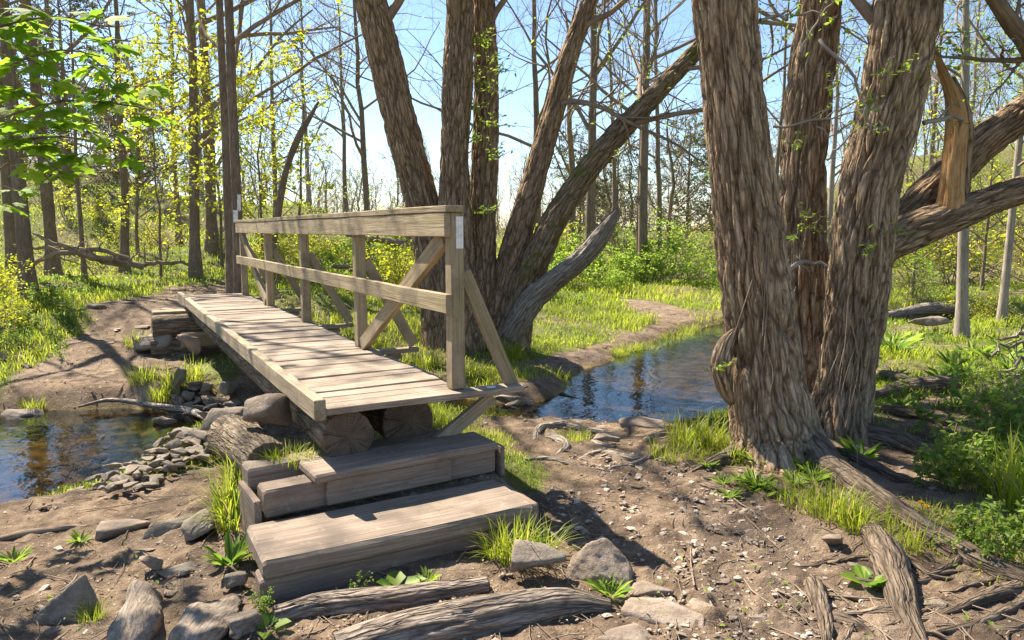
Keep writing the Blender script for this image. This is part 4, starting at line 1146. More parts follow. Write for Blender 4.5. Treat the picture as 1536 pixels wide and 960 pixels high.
# ------------------------------------------------------------------ logs, sticks
def ground_log(rows, label, cat='log', bark='dead', name='log', amp=.008, cell=(.03, .5), lump=.10, sink=.3, na=40, cap=True, seed=1, step=.015, warp=.4):
    pts = []
    for px, py, w in rows:
        p = ground(px, py); r = w * math.hypot(p[0], p[1]) / F / 2
        pts.append((p[0], p[1], p[2] + r * (1 - 2 * sink), r))
    mb = MB(); bark_tube(mb, pts, na, step, amp, cell, seed=seed, lump=lump, warp=warp, cap={0: 1, 1: 1} if cap else None, min_n=14)
    return tag(mb.obj(name, [M[bark], M['logend']]), label, cat)
M['sunk'] = bark_mat('trodden_grey_wood', (.12, .09, .07), (.35, .28, .225), (.5, .42, .35), usedeep=False, crack=True)
ground_log([(412, 930, 34), (480, 916, 44), (600, 905, 44), (730, 884, 30)], 'trodden grey log half buried along the foot of the lower step', bark='sunk', name='sunken_log', lump=.08, sink=.42, seed=3, na=60, amp=.01, cell=(.03, .9))
ground_log([(505, 985, 60), (600, 962, 74), (740, 934, 74), (850, 915, 58), (915, 912, 24)], 'broad cracked log sunk across the bottom edge of the path', bark='sunk', name='sunken_log', lump=.10, sink=.42, seed=4, na=70, amp=.012, cell=(.03, 1.1))
m, nt = new_mat('weathered_slab'); tc = nd(nt, 'ShaderNodeTexCoord').outputs['Object']
n1 = noise(nt, mapv(nt, tc, (2.5, 22, 14)), 1.5, 7, .7, .5); n2 = noise(nt, tc, 3, 5, .65)
cc = ramp(nt, n1, [(.3, (.10, .075, .058)), (.5, (.30, .24, .19)), (.7, (.46, .385, .32))])
cc = mixc(nt, ramp(nt, n2, [(.45, 0.), (.65, .6)]), cc, (.15, .115, .09))
finish(nt, cc, .9, n1, .9, .02, .12); M['slab'] = m
SL = [hull_rock(140 + k, q, 12, 3, .06) for k, q in enumerate([(1, .36, .34), (1, .5, .42), (1, .7, .5)])]
for q in SL: q.materials.append(M['slab'])
def slab(px, py, wpx, i, rotz, label, parent=None, tilt=(0, 0), lift=.05):
    p = ground(px, py); s = wpx * math.hypot(p[0], p[1]) / F
    o = link('split_stone', SL[i], None, (p[0], p[1], p[2] + lift * s), (tilt[0], tilt[1], rotz), s)
    return tag(o, label, 'stone')
slab(208, 940, 215, 0, 1.75, 'long grey weathered slab half sunk and pointing at the camera on the left dirt')
slab(314, 950, 185, 1, 1.5, 'wide split grey slab just left of the half-buried log')
slab(358, 950, 84, 2, .6, 'squarish weathered block against the right side of the wide split slab', lift=.12)
a = at_z(352, 690, .18); b = at_z(400, 662, .20)
mb = MB(); pts = [tuple(B(.98, -1.19, .31)) + (.14,), tuple(B(.5, -1.14, .33)) + (.14,), tuple(B(.16, -1.10, .325)) + (.135,)]
bark_tube(mb, pts, 64, .012, .008, (.03, .07), seed=8, lump=.05, cap={0: 1, 1: 1})
tag(mb.obj('short_log', [M['oldlog'], M['logend']]), 'short cut log with scaly bark running back beside the bridge from the upper step', 'log')
ground_log([(118, 618, 3), (170, 616, 6), (235, 628, 8), (290, 640, 10), (325, 655, 8), (345, 670, 2)], 'bleached driftwood stick reaching over the pond onto the rubble', 'driftwood', name='driftwood', cap=False, seed=9, na=16, sink=-1.6, amp=.004)
ground_log([(1310, 600, 14), (1350, 592, 24), (1395, 588, 26), (1430, 582, 20)], 'mossy fallen log on the weedy bank behind the right trunks', 'log', 'oldlog', sink=.2, seed=11)
ground_log([(1325, 618, 12), (1370, 628, 20), (1425, 640, 14)], 'dark fallen log in front of the mossy one on the right bank', 'log', 'oldlog', sink=.2, seed=12)
ground_log([(1310, 562, 8), (1345, 572, 14), (1368, 576, 8)], 'thin fallen stick farther up the right bank', 'stick', 'oldlog', sink=.1, seed=13)
ground_log([(1545, 595, 44), (1500, 606, 40), (1485, 610, 30)], 'thick log end poking in from the right edge', 'log', 'oldlog', sink=.2, seed=14)
ground_log([(1330, 478, 10), (1400, 470, 16), (1450, 474, 10)], 'pale log along the far side of the water behind the right trunks', 'log', 'dead', sink=.1, seed=15)
ground_log([(0, 812, 6), (50, 802, 8), (100, 795, 6), (130, 793, 3)], 'thin stick lying on the dirt at the left edge', 'stick', 'twig', sink=.1, seed=16, na=10, cap=False)

def brush(rows_list, label, name='fallen_branch', bark='twig', cat='fallen branch', sub=6):
    mb = MB(); P1 = []; R1 = []
    for rows in rows_list:
        c = spline([tuple(at_d(px, py, d)) + (w * d / F / 2,) for px, py, w, d in rows], 12)
        c[1:-1, :3] += rng.normal(size=(10, 3)) * .03
        P1.append(c[:, :3]); R1.append(c[:, 3])
    P1 = np.array(P1); R1 = np.array(R1)
    P2_, R2 = grow(P1, R1, sub, .15, 1, .8, .35, .5, 6, .03, .18, .004)
    P3, R3 = grow(P2_, R2, 3, .2, 1, .8, .5, .6, 4, .0, .2, .003)
    for a_, b_, n in ((P1, R1, 9), (P2_, R2, 5), (P3, R3, 3)):
        V, Fq, bc = tubes(a_, b_, n); mb.add(V, Fq, 0, True, bc=bc)
    return tag(mb.obj(name, M[bark]), label, cat)
brush([[(45, 400, 6, 15), (90, 378, 8, 15), (150, 388, 8, 15.5), (215, 400, 10, 16)], [(50, 350, 4, 15.2), (100, 372, 7, 15.3), (150, 392, 8, 15.6), (210, 398, 7, 16)],
       [(20, 368, 4, 15), (70, 372, 5, 15.2), (130, 375, 7, 15.5), (175, 382, 6, 15.7), (200, 395, 5, 16)], [(200, 398, 8, 16), (240, 394, 6, 16.3), (285, 398, 4, 16.6)]],
      'tangle of fallen dead branches in the grass beyond the left tree', bark='twig')
brush([[(520, 352, 6, 18), (580, 362, 10, 18), (640, 378, 9, 18)], [(560, 345, 4, 18.3), (600, 350, 6, 18.2), (650, 372, 7, 18)], [(450, 392, 4, 17), (520, 400, 7, 17), (560, 398, 4, 17)]],
      'fallen dead branches in the brush seen through the railing')
brush([[(1480, 530, 4, 8), (1520, 520, 5, 8), (1560, 530, 5, 8)], [(1500, 510, 4, 8.1), (1540, 500, 6, 8.1), (1590, 490, 6, 8.1)]], 'dry brush lying behind the heap at the right edge', 'brush_pile', 'dead', 'brush pile', 8)
brush([[(1500, 565, 5, 7), (1530, 540, 6, 7), (1570, 520, 6, 7)], [(1470, 585, 4, 6.8), (1520, 560, 5, 6.8), (1580, 545, 6, 6.8)]],
      'heap of dry brush at the right edge of the bank', 'brush_pile', 'dead', 'brush pile', 8)
brush([[(0, 580, 5, 8.4), (40, 568, 6, 8.6), (110, 575, 4, 8.6)], [(-20, 530, 6, 9), (40, 545, 8, 9), (80, 552, 5, 9)]], 'dark sticks lying on the far left pond bank', 'fallen_branch', 'twig', 'sticks', 4)
c = at_d(430, 430, 14); dead = empty('dead_tree', (c[0], c[1], hz(c[0], c[1])), 0, 'leaning dead snag with a broken top behind the far end of the railing', 'dead tree')
mb = MB(); P1 = spline([tuple(at_d(px, py, 14)) + (w * 14 / F / 2,) for px, py, w in ((400, 430, 11), (413, 340, 11), (428, 260, 10), (446, 210, 10), (465, 175, 7), (478, 152, 3))], 40)
bark_tube(mb, P1, 20, .06, .008, (.05, .3), seed=17, lump=.10)
o = mb.obj('trunk', M['bark_thin'], dead); o.matrix_parent_inverse = Matrix.Translation(dead.location).inverted()

# ------------------------------------------------------------------ tufts and plants
def tuft_mesh(seed, n=110, L=.3, W=.008, spread=.09, bend=.8):
    r = np.random.default_rng(seed); mb = MB()
    a = r.random(n) * 6.28; rr = spread * np.sqrt(r.random(n))
    base = np.column_stack([rr * np.cos(a), rr * np.sin(a), np.full(n, -.02)])
    V0 = rng
    blade_mesh(mb, base, L * (.35 + .75 * r.random(n)), W * (.6 + .8 * r.random(n)), a + r.normal(size=n) * .8, bend * (.15 + r.random(n)), r.random(n), 0, .4)
    return mb.mesh('grass_tuft', M['grass'])
TUFT = [tuft_mesh(1, 150, .3, .006), tuft_mesh(2, 190, .24, .0055, .12), tuft_mesh(3, 95, .36, .007, .08, 1.2), tuft_mesh(4, 260, .16, .0045, .16, 1.0)]
def tuft(px, py, hpx, i, label, group=None, zadd=0., z=None):
    p = ground(px, py) if z is None else at_z(px, py, z)
    d = math.hypot(p[0], p[1]); s = hpx * d / F / (.30, .24, .36, .16)[i]
    o = link('grass_tuft', TUFT[i], None, (p[0], p[1], p[2] + zadd), (0, 0, rng.random() * 6.28), s)
    return tag(o, label, 'grass tuft', group)
tuft(770, 842, 95, 0, 'tall bright grass tuft growing against the front of the lower step')
tuft(742, 838, 70, 2, 'arching grass tuft left of the tallest one at the lower step')
tuft(815, 838, 80, 2, 'arching grass tuft at the right end of the lower step')
tuft(352, 790, 105, 2, 'tall grass against the left side of the timber steps')
tuft(345, 765, 80, 0, 'tallest grass stalks beside the short cut log')
tuft(360, 730, 90, 2, 'grass stalks in front of the short cut log')
tuft(480, 868, 30, 2, 'short grass sprig under the front of the lower step')
tuft(262, 588, 54, 0, 'bright grass clump on the far bank below the log stack')
tuft(215, 572, 36, 1, 'low grass clump left of the bright one on the far bank')
tuft(240, 600, 30, 1, 'grass clump at the water edge of the far bank')
tuft(205, 520, 30, 1, 'grass clump left of the stacked bridge logs')
tuft(290, 575, 46, 0, 'grass clump in the shade beside the stacked logs')
tuft(50, 618, 26, 1, 'small grass tuft at the far left pond edge')
tuft(1030, 665, 60, 1, 'thick grass clump between the pool and the big right tree')
tuft(1065, 672, 66, 0, 'tall grass clump left of the big right tree base')
tuft(1012, 685, 40, 3, 'low grass mat between path and pool')
tuft(1100, 690, 44, 1, 'grass clump at the left foot of the big right tree')
tuft(1250, 775, 66, 1, 'fine grass tuft beside the thick root')
tuft(1282, 795, 70, 0, 'tall grass tuft in front of the thick root')
tuft(1345, 805, 50, 3, 'mossy low grass mat on the near root')
tuft(1205, 755, 40, 3, 'low grass patch on the path edge below the right tree')
tuft(140, 930, 34, 1, 'small grass tuft beside the sharp-ridged rock')
tuft(905, 885, 40, 2, 'drooping grass in front of the large angular rock')
tuft(1505, 745, 100, 2, 'tall dark grass clump at the right edge')
tuft(1545, 765, 120, 0, 'tallest grass clump at the right edge')
tuft(1430, 720, 66, 2, 'grass clump among the weeds left of the right edge')
tuft(440, 690, 34, 3, 'thin grass growing behind the upper timber', z=.36)
tuft(408, 692, 34, 2, 'grass sprig beside the tan boulder on the steps', z=.36)
tuft(640, 552, 40, 1, 'bright grass clump under the railing near the big clump of trunks')
tuft(600, 548, 34, 3, 'bright low grass beside the deck under the railing')
tuft(700, 560, 30, 3, 'low grass behind the near railing post')
tuft(765, 535, 36, 1, 'green grass tuft at the foot of the leaning mossy limb')
tuft(860, 660, 26, 3, 'mossy grass cushion among the exposed pale roots')
for px, py in ((945, 524), (965, 528), (985, 522), (1005, 512), (1020, 505), (925, 530), (1030, 497)):
    tuft(px, py, 20, 3, 'grass tuft on the little bank along the far side of the pool', 'tufts along the far pool bank')

def plant_mesh(seed, n=16, L=.16, W=.05, el=.6):
    r = np.random.default_rng(seed); mb = MB()
    a = r.random(n) * 6.28; e = el + .5 * r.random(n)
    u_ = np.stack([np.cos(a) * np.cos(e), np.sin(a) * np.cos(e), np.sin(e)], 1)
    base = np.column_stack([.015 * np.cos(a), .015 * np.sin(a), np.zeros(n)])
    nn = np.cross(np.cross(u_, [0, 0, 1.]), u_)
    leaf_mesh(mb, base, u_, nn, L * (.5 + .7 * r.random(n)), W * (.7 + .5 * r.random(n)), r.random(n))
    return mb.mesh('leafy_plant', M['leaf_weed'])
def stem_plant_mesh(seed, n=7, H=.45, leafL=.06, per=9):
    r = np.random.default_rng(seed); mb = MB()
    d = r.normal(size=(n, 3)) * .3; d[:, 2] = 1; d = nrm(d); K = 5
    P = d[:, None] * np.linspace(0, 1, K)[None, :, None] * (H * (.5 + .6 * r.random(n)))[:, None, None] + r.normal(size=(n, 1, 3)) * (.05, .05, 0)
    P[:, 1:] += r.normal(size=(n, K - 1, 3)) * .012
    V, Fq, bc = tubes(P, np.full((n, K), .0025), 4); mb.add(V, Fq, 0, True, bc=bc)
    tip_leaves(mb, P, per, leafL, 1, .02, .5, r, .15, 2)
    return mb.mesh('leafy_plant', [M['twig'], M['leaf_weed']])
PLANT = [plant_mesh(1, 30, .13, .032, .5), plant_mesh(2, 26, .12, .022, .4), stem_plant_mesh(3), stem_plant_mesh(4, 10, .35, .045, 12), plant_mesh(5, 7, .07, .055, .3)]
PH = (.16, .10, .45, .35, .05)
def plant(px, py, hpx, i, label, group=None):
    p = ground(px, py); d = math.hypot(p[0], p[1]); s = hpx * d / F / PH[i]
    return tag(link('leafy_plant', PLANT[i], None, p + [0, 0, .005], (0, 0, rng.random() * 6.28), s), label, 'plant', group)
plant(345, 850, 60, 0, 'broad-leaved rosette plant against the left end of the lower step')
plant(535, 898, 40, 2, 'small leafy weed under the middle of the lower step')
plant(597, 886, 26, 4, 'round-leaved weed at the foot of the lower step')
plant(395, 925, 40, 3, 'small-leaved weed left of the half-buried log')
plant(402, 950, 22, 4, 'round-leaved weed at the bottom beside the weathered stump')
plant(640, 875, 22, 1, 'narrow-leaved weed at the foot of the lower step')
plant(1300, 880, 24, 4, 'round green leaves beside the near root')
plant(1240, 650, 50, 0, 'green leaves growing in the hollow between the right trunks')
plant(1290, 690, 44, 0, 'dark leaves in the shade behind the big right tree')
plant(820, 910, 24, 1, 'small weed under the large angular rock')
plant(915, 895, 34, 1, 'spiky weed below the large angular rock')
plant(120, 815, 16, 1, 'tiny weed on the near left dirt')
plant(20, 845, 22, 1, 'tiny weed at the left edge of the near dirt')
rs = np.random.default_rng(5)
for k in range(26):
    px, py = rs.uniform(1390, 1560), rs.uniform(640, 860)
    plant(px, py, rs.uniform(40, 80), int(rs.integers(2, 4)), 'leafy green weed in the thick patch at the right edge', 'weeds in the patch at the right edge')
for k in range(20):
    px, py = rs.uniform(1060, 1240), rs.uniform(690, 760)
    plant(px, py, rs.uniform(14, 30), int(rs.integers(0, 2)), 'low leafy weed at the foot of the big right tree', 'weeds at the foot of the right tree')
for k in range(24):
    px, py = rs.uniform(1330, 1540), rs.uniform(510, 620)
    plant(px, py, rs.uniform(14, 34), int(rs.integers(0, 4)), 'leafy weed on the sunlit bank behind the right trunks', 'weeds on the bank behind the right trunks')
for k in range(26):
    px, py = rs.uniform(-20, 130), rs.uniform(440, 540)
    plant(px, py, rs.uniform(16, 34), int(rs.integers(2, 4)), 'yellow-green weed around the foot of the left tree', 'weeds around the left tree')

def flower(px, py, hpx, label, mat, name, cat, group=None):
    p = ground(px, py); d = math.hypot(p[0], p[1]); h = hpx * d / F
    e = empty(name, p, 0, label, cat, group)
    mb = MB(); P = np.array([[(0, 0, 0), (.01, 0, h * .5), (.004, .01, h)]]); V, Fq, bc = tubes(P, np.full((1, 3), .0022), 5); mb.add(V, Fq, 0, True, bc=bc)
    mb.obj('stem', M['twig'], e)
    mb = MB(); n = 40; v_ = rng.normal(size=(n, 3)); v_[:, 2] = np.abs(v_[:, 2]) * .6; v_ = nrm(v_)
    leaf_mesh(mb, np.tile([.004, .01, h], (n, 1)), v_, rng.normal(size=(n, 3)), .018, .007, rng.random(n)); mb.obj('flower_head', M[mat], e)
flower(1381, 772, 14, 'yellow dandelion low among the weeds right of the thick root', 'dandelion', 'dandelion', 'flower')
flower(1390, 776, 12, 'second yellow dandelion just beside the first, slightly lower', 'dandelion', 'dandelion', 'flower')
flower(1283, 715, 40, 'tall dandelion gone to seed in front of the right tree hollow', 'seed', 'dandelion', 'flower')
flower(1434, 722, 18, 'pale dandelion seed head among the weeds at the right', 'seed', 'dandelion', 'flower')
flower(801, 520, 8, 'small yellow dandelion in the grass below the broken limb', 'dandelion', 'dandelion', 'flower')
flower(1337, 518, 8, 'small yellow dandelion on the bank behind the right trunks', 'dandelion', 'dandelion', 'flower')

# ------------------------------------------------------------------ maple branches at upper left
mp = empty('maple_sapling', (-3.35, 3.9, hz(-3.35, 3.9)), 0, 'maple sapling whose big bright leaves hang into the upper left corner', 'tree')
MK = Matrix.Translation(mp.location).inverted()
mb = MB(); tr = spline([(-3.35, 3.9, hz(-3.35, 3.9) - .05, .035), (-3.32, 3.88, 1.5, .03), (-3.3, 3.85, 2.6, .022), (-3.28, 3.8, 3.6, .01)], 30)
bark_tube(mb, tr, 18, .04, .003, (.03, .2), seed=3); o = mb.obj('trunk', M['bark_thin'], mp); o.matrix_parent_inverse = MK
limbs = [[(-3.32, 3.88, 1.75), (-90, 215, 3.75), (0, 178, 3.6), (110, 150, 3.5), (235, 165, 3.4)],
         [(-3.3, 3.85, 2.4), (-90, 75, 3.7), (0, 40, 3.6), (90, 25, 3.5), (165, 45, 3.45)],
         [(-3.31, 3.87, 2.0), (-80, 150, 3.7), (10, 100, 3.55), (90, 75, 3.45), (150, 85, 3.4)],
         [(-3.33, 3.88, 1.6), (-80, 280, 3.7), (10, 220, 3.6), (100, 205, 3.5), (190, 230, 3.45)],
         [(-3.33, 3.88, 1.55), (-60, 300, 3.6), (20, 240, 3.5), (60, 235, 3.45), (95, 262, 3.4)]]
cb = MB(); lp = []
for l in limbs:
    c = spline([l[0]] + [tuple(at_d(*q)) for q in l[1:]], 16); lp.append(c)
P1 = np.array(lp); V, Fq, bc = tubes(P1, np.tile(np.linspace(.011, .003, 16), (len(lp), 1)), 7); cb.add(V, Fq, 0, True, bc=bc)
half = np.array([(0, 0), (.2, -.06), (.42, .04), (.36, .17), (.62, .30), (.70, .52), (.45, .47), (.27, .50), (.33, .74), (.15, .80), (0, 1.08)])
outl = np.concatenate([half, half[-2:0:-1] * (-1, 1)]); nO = len(outl)
tmpl = np.concatenate([outl, [[0, .36]]]); tz = -.16 * np.abs(tmpl[:, 0]) ** 1.2 - .18 * (tmpl[:, 1] - .3) ** 2
allp = P1.reshape(-1, 3)
cl = [(30, 25), (100, 30), (152, 25), (25, 100), (62, 70), (130, 75), (80, 118), (160, 128), (200, 150), (232, 172), (130, 182), (62, 185), (95, 205), (172, 205), (48, 243), (100, 245), (78, 262), (182, 236), (18, 160), (140, 100), (20, 205), (58, 215), (10, 60), (60, 15), (165, 62), (35, 135), (105, 155), (210, 128), (122, 230), (-15, 130), (-20, 40), (-20, 220), (50, 45), (85, 60), (5, 20), (45, 90), (150, 150), (70, 160), (110, 180), (30, 180)]
LV = []; LT = []; PT = []
rs = np.random.default_rng(21)
_r2 = np.random.default_rng(3)
qs = [at_d(px, py, 3.35 + .35 * rs.random()) for px, py in cl] + [np.array([_r2.uniform(-4.4, -2.75), _r2.uniform(3.1, 4.9), _r2.uniform(1.7, 3.7)]) for _ in range(80)]  # random clusters are unseen, added off frame to shade the near left ground
for q in qs:
    a_ = allp[np.argmin(np.linalg.norm(allp - q, axis=1))]
    cc = spline([a_, (a_ + q) / 2 + (0, 0, .02), q], 6); PT.append(cc)
    for _ in range(rs.integers(4, 7)):
        az = rs.random() * 6.28; u_ = nrm(np.array([math.cos(az), math.sin(az), -.25 + .5 * rs.normal() * .4]))
        n_ = nrm(np.array([rs.normal() * .45, rs.normal() * .45 - .2, 1.])); w_ = nrm(np.cross(u_, n_)); n_ = np.cross(w_, u_)
        sz = .066 + .055 * rs.random(); b_ = q + u_ * .035
        PT.append(np.array([q + (b_ - q) * t for t in np.linspace(0, 1, 6)]))
        LV.append(b_ + (tmpl[:, :1] * w_ + tmpl[:, 1:] * u_ + tz[:, None] * n_) * sz); LT.append(rs.random())
V, Fq, bc = tubes(np.array(PT), np.full((len(PT), 6), .0018), 4); cb.add(V, Fq, 0, True, bc=bc)
i0 = (np.arange(len(LV)) * (nO + 1))[:, None, None]; jj = np.arange(nO)
ft = np.stack([jj, (jj + 1) % nO, np.full(nO, nO)], 1)[None] + i0
cb.add(np.concatenate(LV), ft.reshape(-1, 3), 1, False, tint=np.repeat(LT, nO + 1))
o = cb.obj('crown', [M['bark_thin'], M['leaf_maple']], mp); o.matrix_parent_inverse = MK

# ------------------------------------------------------------------ named trees
def tree_at(px, d, wpx, seed, label, name='tree', H=11, rotz=None, group=None, tilt=(0, 0), cat='tree', **kw):
    p = at_d(px, 345, d); z = hz(p[0], p[1]); r0 = wpx * d / F / 2
    return plant_tree(name, make_tree(seed, H, r0, **kw), (p[0], p[1], z), rng.random() * 6.28 if rotz is None else rotz, 1, label, cat, group, tilt)
tree_at(35, 12.0, 25, 1, 'straight brown tree on the far left bank throwing a shadow towards the pond', H=12, nb=18, t0=.3, wob=.004, hi_trunk=True, leaves=3, leafL=.09, leafmat='leaf_green', lv4=1, clump=2)  # extra leaf clumps in the high crown, added to dapple the ground with shade
bt = tree_at(357, 11.6, 19, 2, 'straight brown tree with white trail blazes at the far end of the bridge', H=12, nb=18, t0=.3, wob=.003, rotz=0., hi_trunk=True, leaves=2, leafL=.09, lv4=1, ang=.9, lenf=.45, clump=2)  # leaf clumps added high in the crown to throw dappled shade on steps and path
from mathutils.bvhtree import BVHTree
def blaze(tree, px, py, wpx, hpx):
    me = [q for q in tree.children if q.name.startswith('trunk')][0].data; tm = Matrix.Translation(tree.location)
    bv = BVHTree.FromPolygons([tm @ v.co for v in me.vertices], [tuple(p.vertices) for p in me.polygons])
    P = []; n = 9; bad = 0
    for j in range(n):
        for i in range(n):
            t, u_ = j / (n - 1) * 2 - 1, i / (n - 1) * 2 - 1
            qx = px + u_ * wpx / 2 * (1 + .12 * math.sin(t * 7 + px)); qy = py - t * hpx / 2 * (1 + .08 * math.sin(u_ * 6))
            hit = bv.ray_cast(Vector((0, 0, CZ)), Vector(ray(qx, qy)).normalized())
            if hit[0] is None: return None
            P.append(hit[0] + hit[1] * .004)
    mb = MB(); k, j = np.meshgrid(np.arange(n - 1), np.arange(n - 1), indexing='ij'); i0 = k * n + j
    mb.add([tuple(q) for q in P], np.stack([i0, i0 + 1, i0 + n + 1, i0 + n], -1).reshape(-1, 4))
    o = mb.obj('trail_blaze', M['white'], tree); o.matrix_parent_inverse = tm.inverted(); return o
trunk_px = []
me = [q for q in bt.children if q.name.startswith('trunk')][0].data
for target, w_, h_ in ((304, 5.5, 24), (324, 6.5, 17)):
    # trunk axis at that height as seen in the picture
    best = [v.co + bt.location for v in me.vertices]
    xs = [768 + F * q[0] / (q[1] * CP - (q[2] - CZ) * SP) for q in best if abs((480 - F * (q[1] * SP + (q[2] - CZ) * CP) / (q[1] * CP - (q[2] - CZ) * SP)) - target) < 14]
    mid_ = (min(xs) + max(xs)) / 2
    blaze(bt, mid_ + (3.2 if target < 310 else -2.5), target, w_, h_)
tree_at(344, 12.6, 14, 3, 'dark twin trunk close behind the tree with white blazes', H=12, nb=14, t0=.35, wob=.004, lv4=1)
tree_at(75, 18, 22, 4, 'dark thick tree on the grassy rise right of the far left tree', H=13, nb=10, t0=.3, hi_trunk=True, lv4=1, wob=.006)
tree_at(14, 17, 15, 5, 'thin dark tree at the left edge behind the far left tree', H=12, nb=9, t0=.3, lv4=1)
tree_at(290, 16.6, 16, 6, 'slim dark tree with a curved foot left of the blazed tree', H=12, nb=16, t0=.2, leaves=2, leafL=.06, lv4=1, wob=.008, tilt=(0, .03))
tree_at(318, 22, 20, 7, 'rough dark tree with yellow-green shoots behind the blazed tree', H=14, nb=20, t0=.12, leaves=4, leafL=.09, lv4=1, wob=.006, hi_trunk=True)
tree_at(183, 19, 13, 8, 'grey crooked tree in the shade of the left rise', H=9, nb=12, t0=.25, lv4=1, wob=.012)
tree_at(122, 16.5, 7, 9, 'pale thin sapling between the two left trees', H=7, nb=12, t0=.25, wob=.008)
tree_at(268, 25, 9, 10, 'thin dark pole tree left of the slim curved one', H=10, nb=14, t0=.3, lv4=1)
tree_at(236, 17, 4, 14, 'young yellow-leaved sapling at the edge of the dirt bank', 'sapling', H=4.5, nb=16, t0=.15, leaves=6, leafL=.09, lenf=.5, wob=.02)
tree_at(205, 21, 5, 15, 'yellow-leaved sapling in the middle of the left grass', 'sapling', H=5.5, nb=16, t0=.2, leaves=6, leafL=.09, lenf=.45, wob=.02)
tree_at(395, 15, 5, 16, 'bright yellow-leaved sapling behind the far railing posts', 'sapling', H=4.6, nb=18, t0=.12, leaves=7, leafL=.095, lenf=.5, wob=.02)
tree_at(330, 18, 5, 17, 'yellow-leaved sapling beside the rough dark tree', 'sapling', H=5.5, nb=18, t0=.12, leaves=7, leafL=.095, lenf=.5, wob=.02)
tree_at(448, 20, 5, 18, 'thin bare sapling beside the leaning dead snag', 'sapling', H=6.5, nb=16, t0=.2, leaves=1, leafL=.06, lenf=.45, wob=.015)
tree_at(553, 25, 11, 19, 'slim dark tree with curving limbs left of the big clump', H=11, nb=18, t0=.3, lv4=2, tilt=(0, .03))
tree_at(805, 26, 12, 20, 'bare forked tree behind the right-leaning stem of the clump', H=14, nb=13, t0=.25, lv4=2, lenf=.5)
tree_at(885, 23, 16, 21, 'straight reddish-brown tree behind the mossy leaning limb', H=14, nb=13, t0=.3, lv4=1, wob=.004, leaves=1, leafL=.06, leafmat='leaf_green')
tree_at(858, 30, 13, 22, 'shorter dark tree behind the broken limb', H=10, nb=12, t0=.25, lv4=1)
tree_at(965, 22, 15, 23, 'straight pale brown tree by the meadow path', H=15, nb=20, t0=.3, lv4=1, wob=.003, leaves=1, leafL=.06, leafmat='leaf_green')
tree_at(958, 22.6, 7, 24, 'reddish slim trunk touching the pale brown tree by the meadow path', H=13, nb=12, t0=.4, lv4=1, wob=.004)
tree_at(988, 29, 9, 25, 'thin bare tree right of the meadow path tree', H=13, nb=12, t0=.3, lv4=2, lenf=.45)
tree_at(1003, 33, 8, 26, 'low crooked dark tree behind the pool', H=7, nb=18, t0=.2, lv4=1, wob=.03, lenf=.55)
tree_at(920, 32, 8, 27, 'thin grey tree between the two straight meadow trees', H=12, nb=12, t0=.3, lv4=1)
tree_at(700, 28, 8, 28, 'thin tree half hidden by the big clump', H=12, nb=16, t0=.3, lv4=1)
tree_at(1455, 11.2, 17, 29, 'smooth pale young tree with a curved foot on the right bank', H=8, nb=14, t0=.45, wob=.006, bark='bark_pale', leaves=2, leafL=.06, leafmat='leaf_green', lv4=2, tilt=(0, -.05))
tree_at(1514, 12.5, 12, 30, 'pale straight young tree near the right edge of the bank', H=9, nb=18, t0=.3, wob=.005, bark='bark_pale', leaves=2, leafL=.06, leafmat='leaf_yellow', lv4=1)
tree_at(1375, 17, 5, 31, 'leafy sapling seen below the thick low limb', 'sapling', H=4.5, nb=16, t0=.15, leaves=3, leafL=.08, leafmat='leaf_yellow', lenf=.5)
tree_at(1480, 18, 5, 32, 'leafy sapling between the two pale young trees', 'sapling', H=6, nb=18, t0=.15, leaves=3, leafL=.08, leafmat='leaf_green', lenf=.5)
tree_at(1560, 14, 6, 33, 'leafy sapling reaching in from the right edge', 'sapling', H=7, nb=20, t0=.15, leaves=3, leafL=.07, leafmat='leaf_green', lenf=.5)
# dark limb in the top right corner belongs to a tree just outside the frame
p = np.array([4.6, 5.6]); t = empty('tree', (p[0], p[1], hz(*p)), 0, 'tree outside the right edge with a dark limb in the top corner', 'tree'); TK = Matrix.Translation(t.location).inverted()
mb = MB(); P1, R1 = bark_tube(mb, [(p[0], p[1], hz(*p) - .1, .16), (p[0] + .02, p[1], 2, .13), (p[0] - .05, p[1], 4.5, .11), (p[0] - .1, p[1] + .1, 8, .03)], 60, .03, .014, (.05, .25), seed=4, flare=.06)
o = mb.obj('trunk', M['bark_thin'], t); o.matrix_parent_inverse = TK
mb = MB(); a_ = [(4.58, 5.6, 3.2, .07)] + [tuple(at_d(px, py, d)) + (w * d / F / 2,) for px, py, d, w in ((1580, 95, 5.5, 26), (1530, 50, 5.4, 24), (1490, -5, 5.3, 19), (1450, -70, 5.2, 12))]
P2x, R2x = bark_tube(mb, a_, 40, .02, .01, (.04, .2), seed=5); o = mb.obj('limb', M['bark_thin'], t); o.matrix_parent_inverse = TK
o = add_crown(t, [(P1, R1, 9), (P2x, R2x, 6)], 33, t0=.25, leaves=2, leafL=.05, lenf=.42); o.matrix_parent_inverse = TK
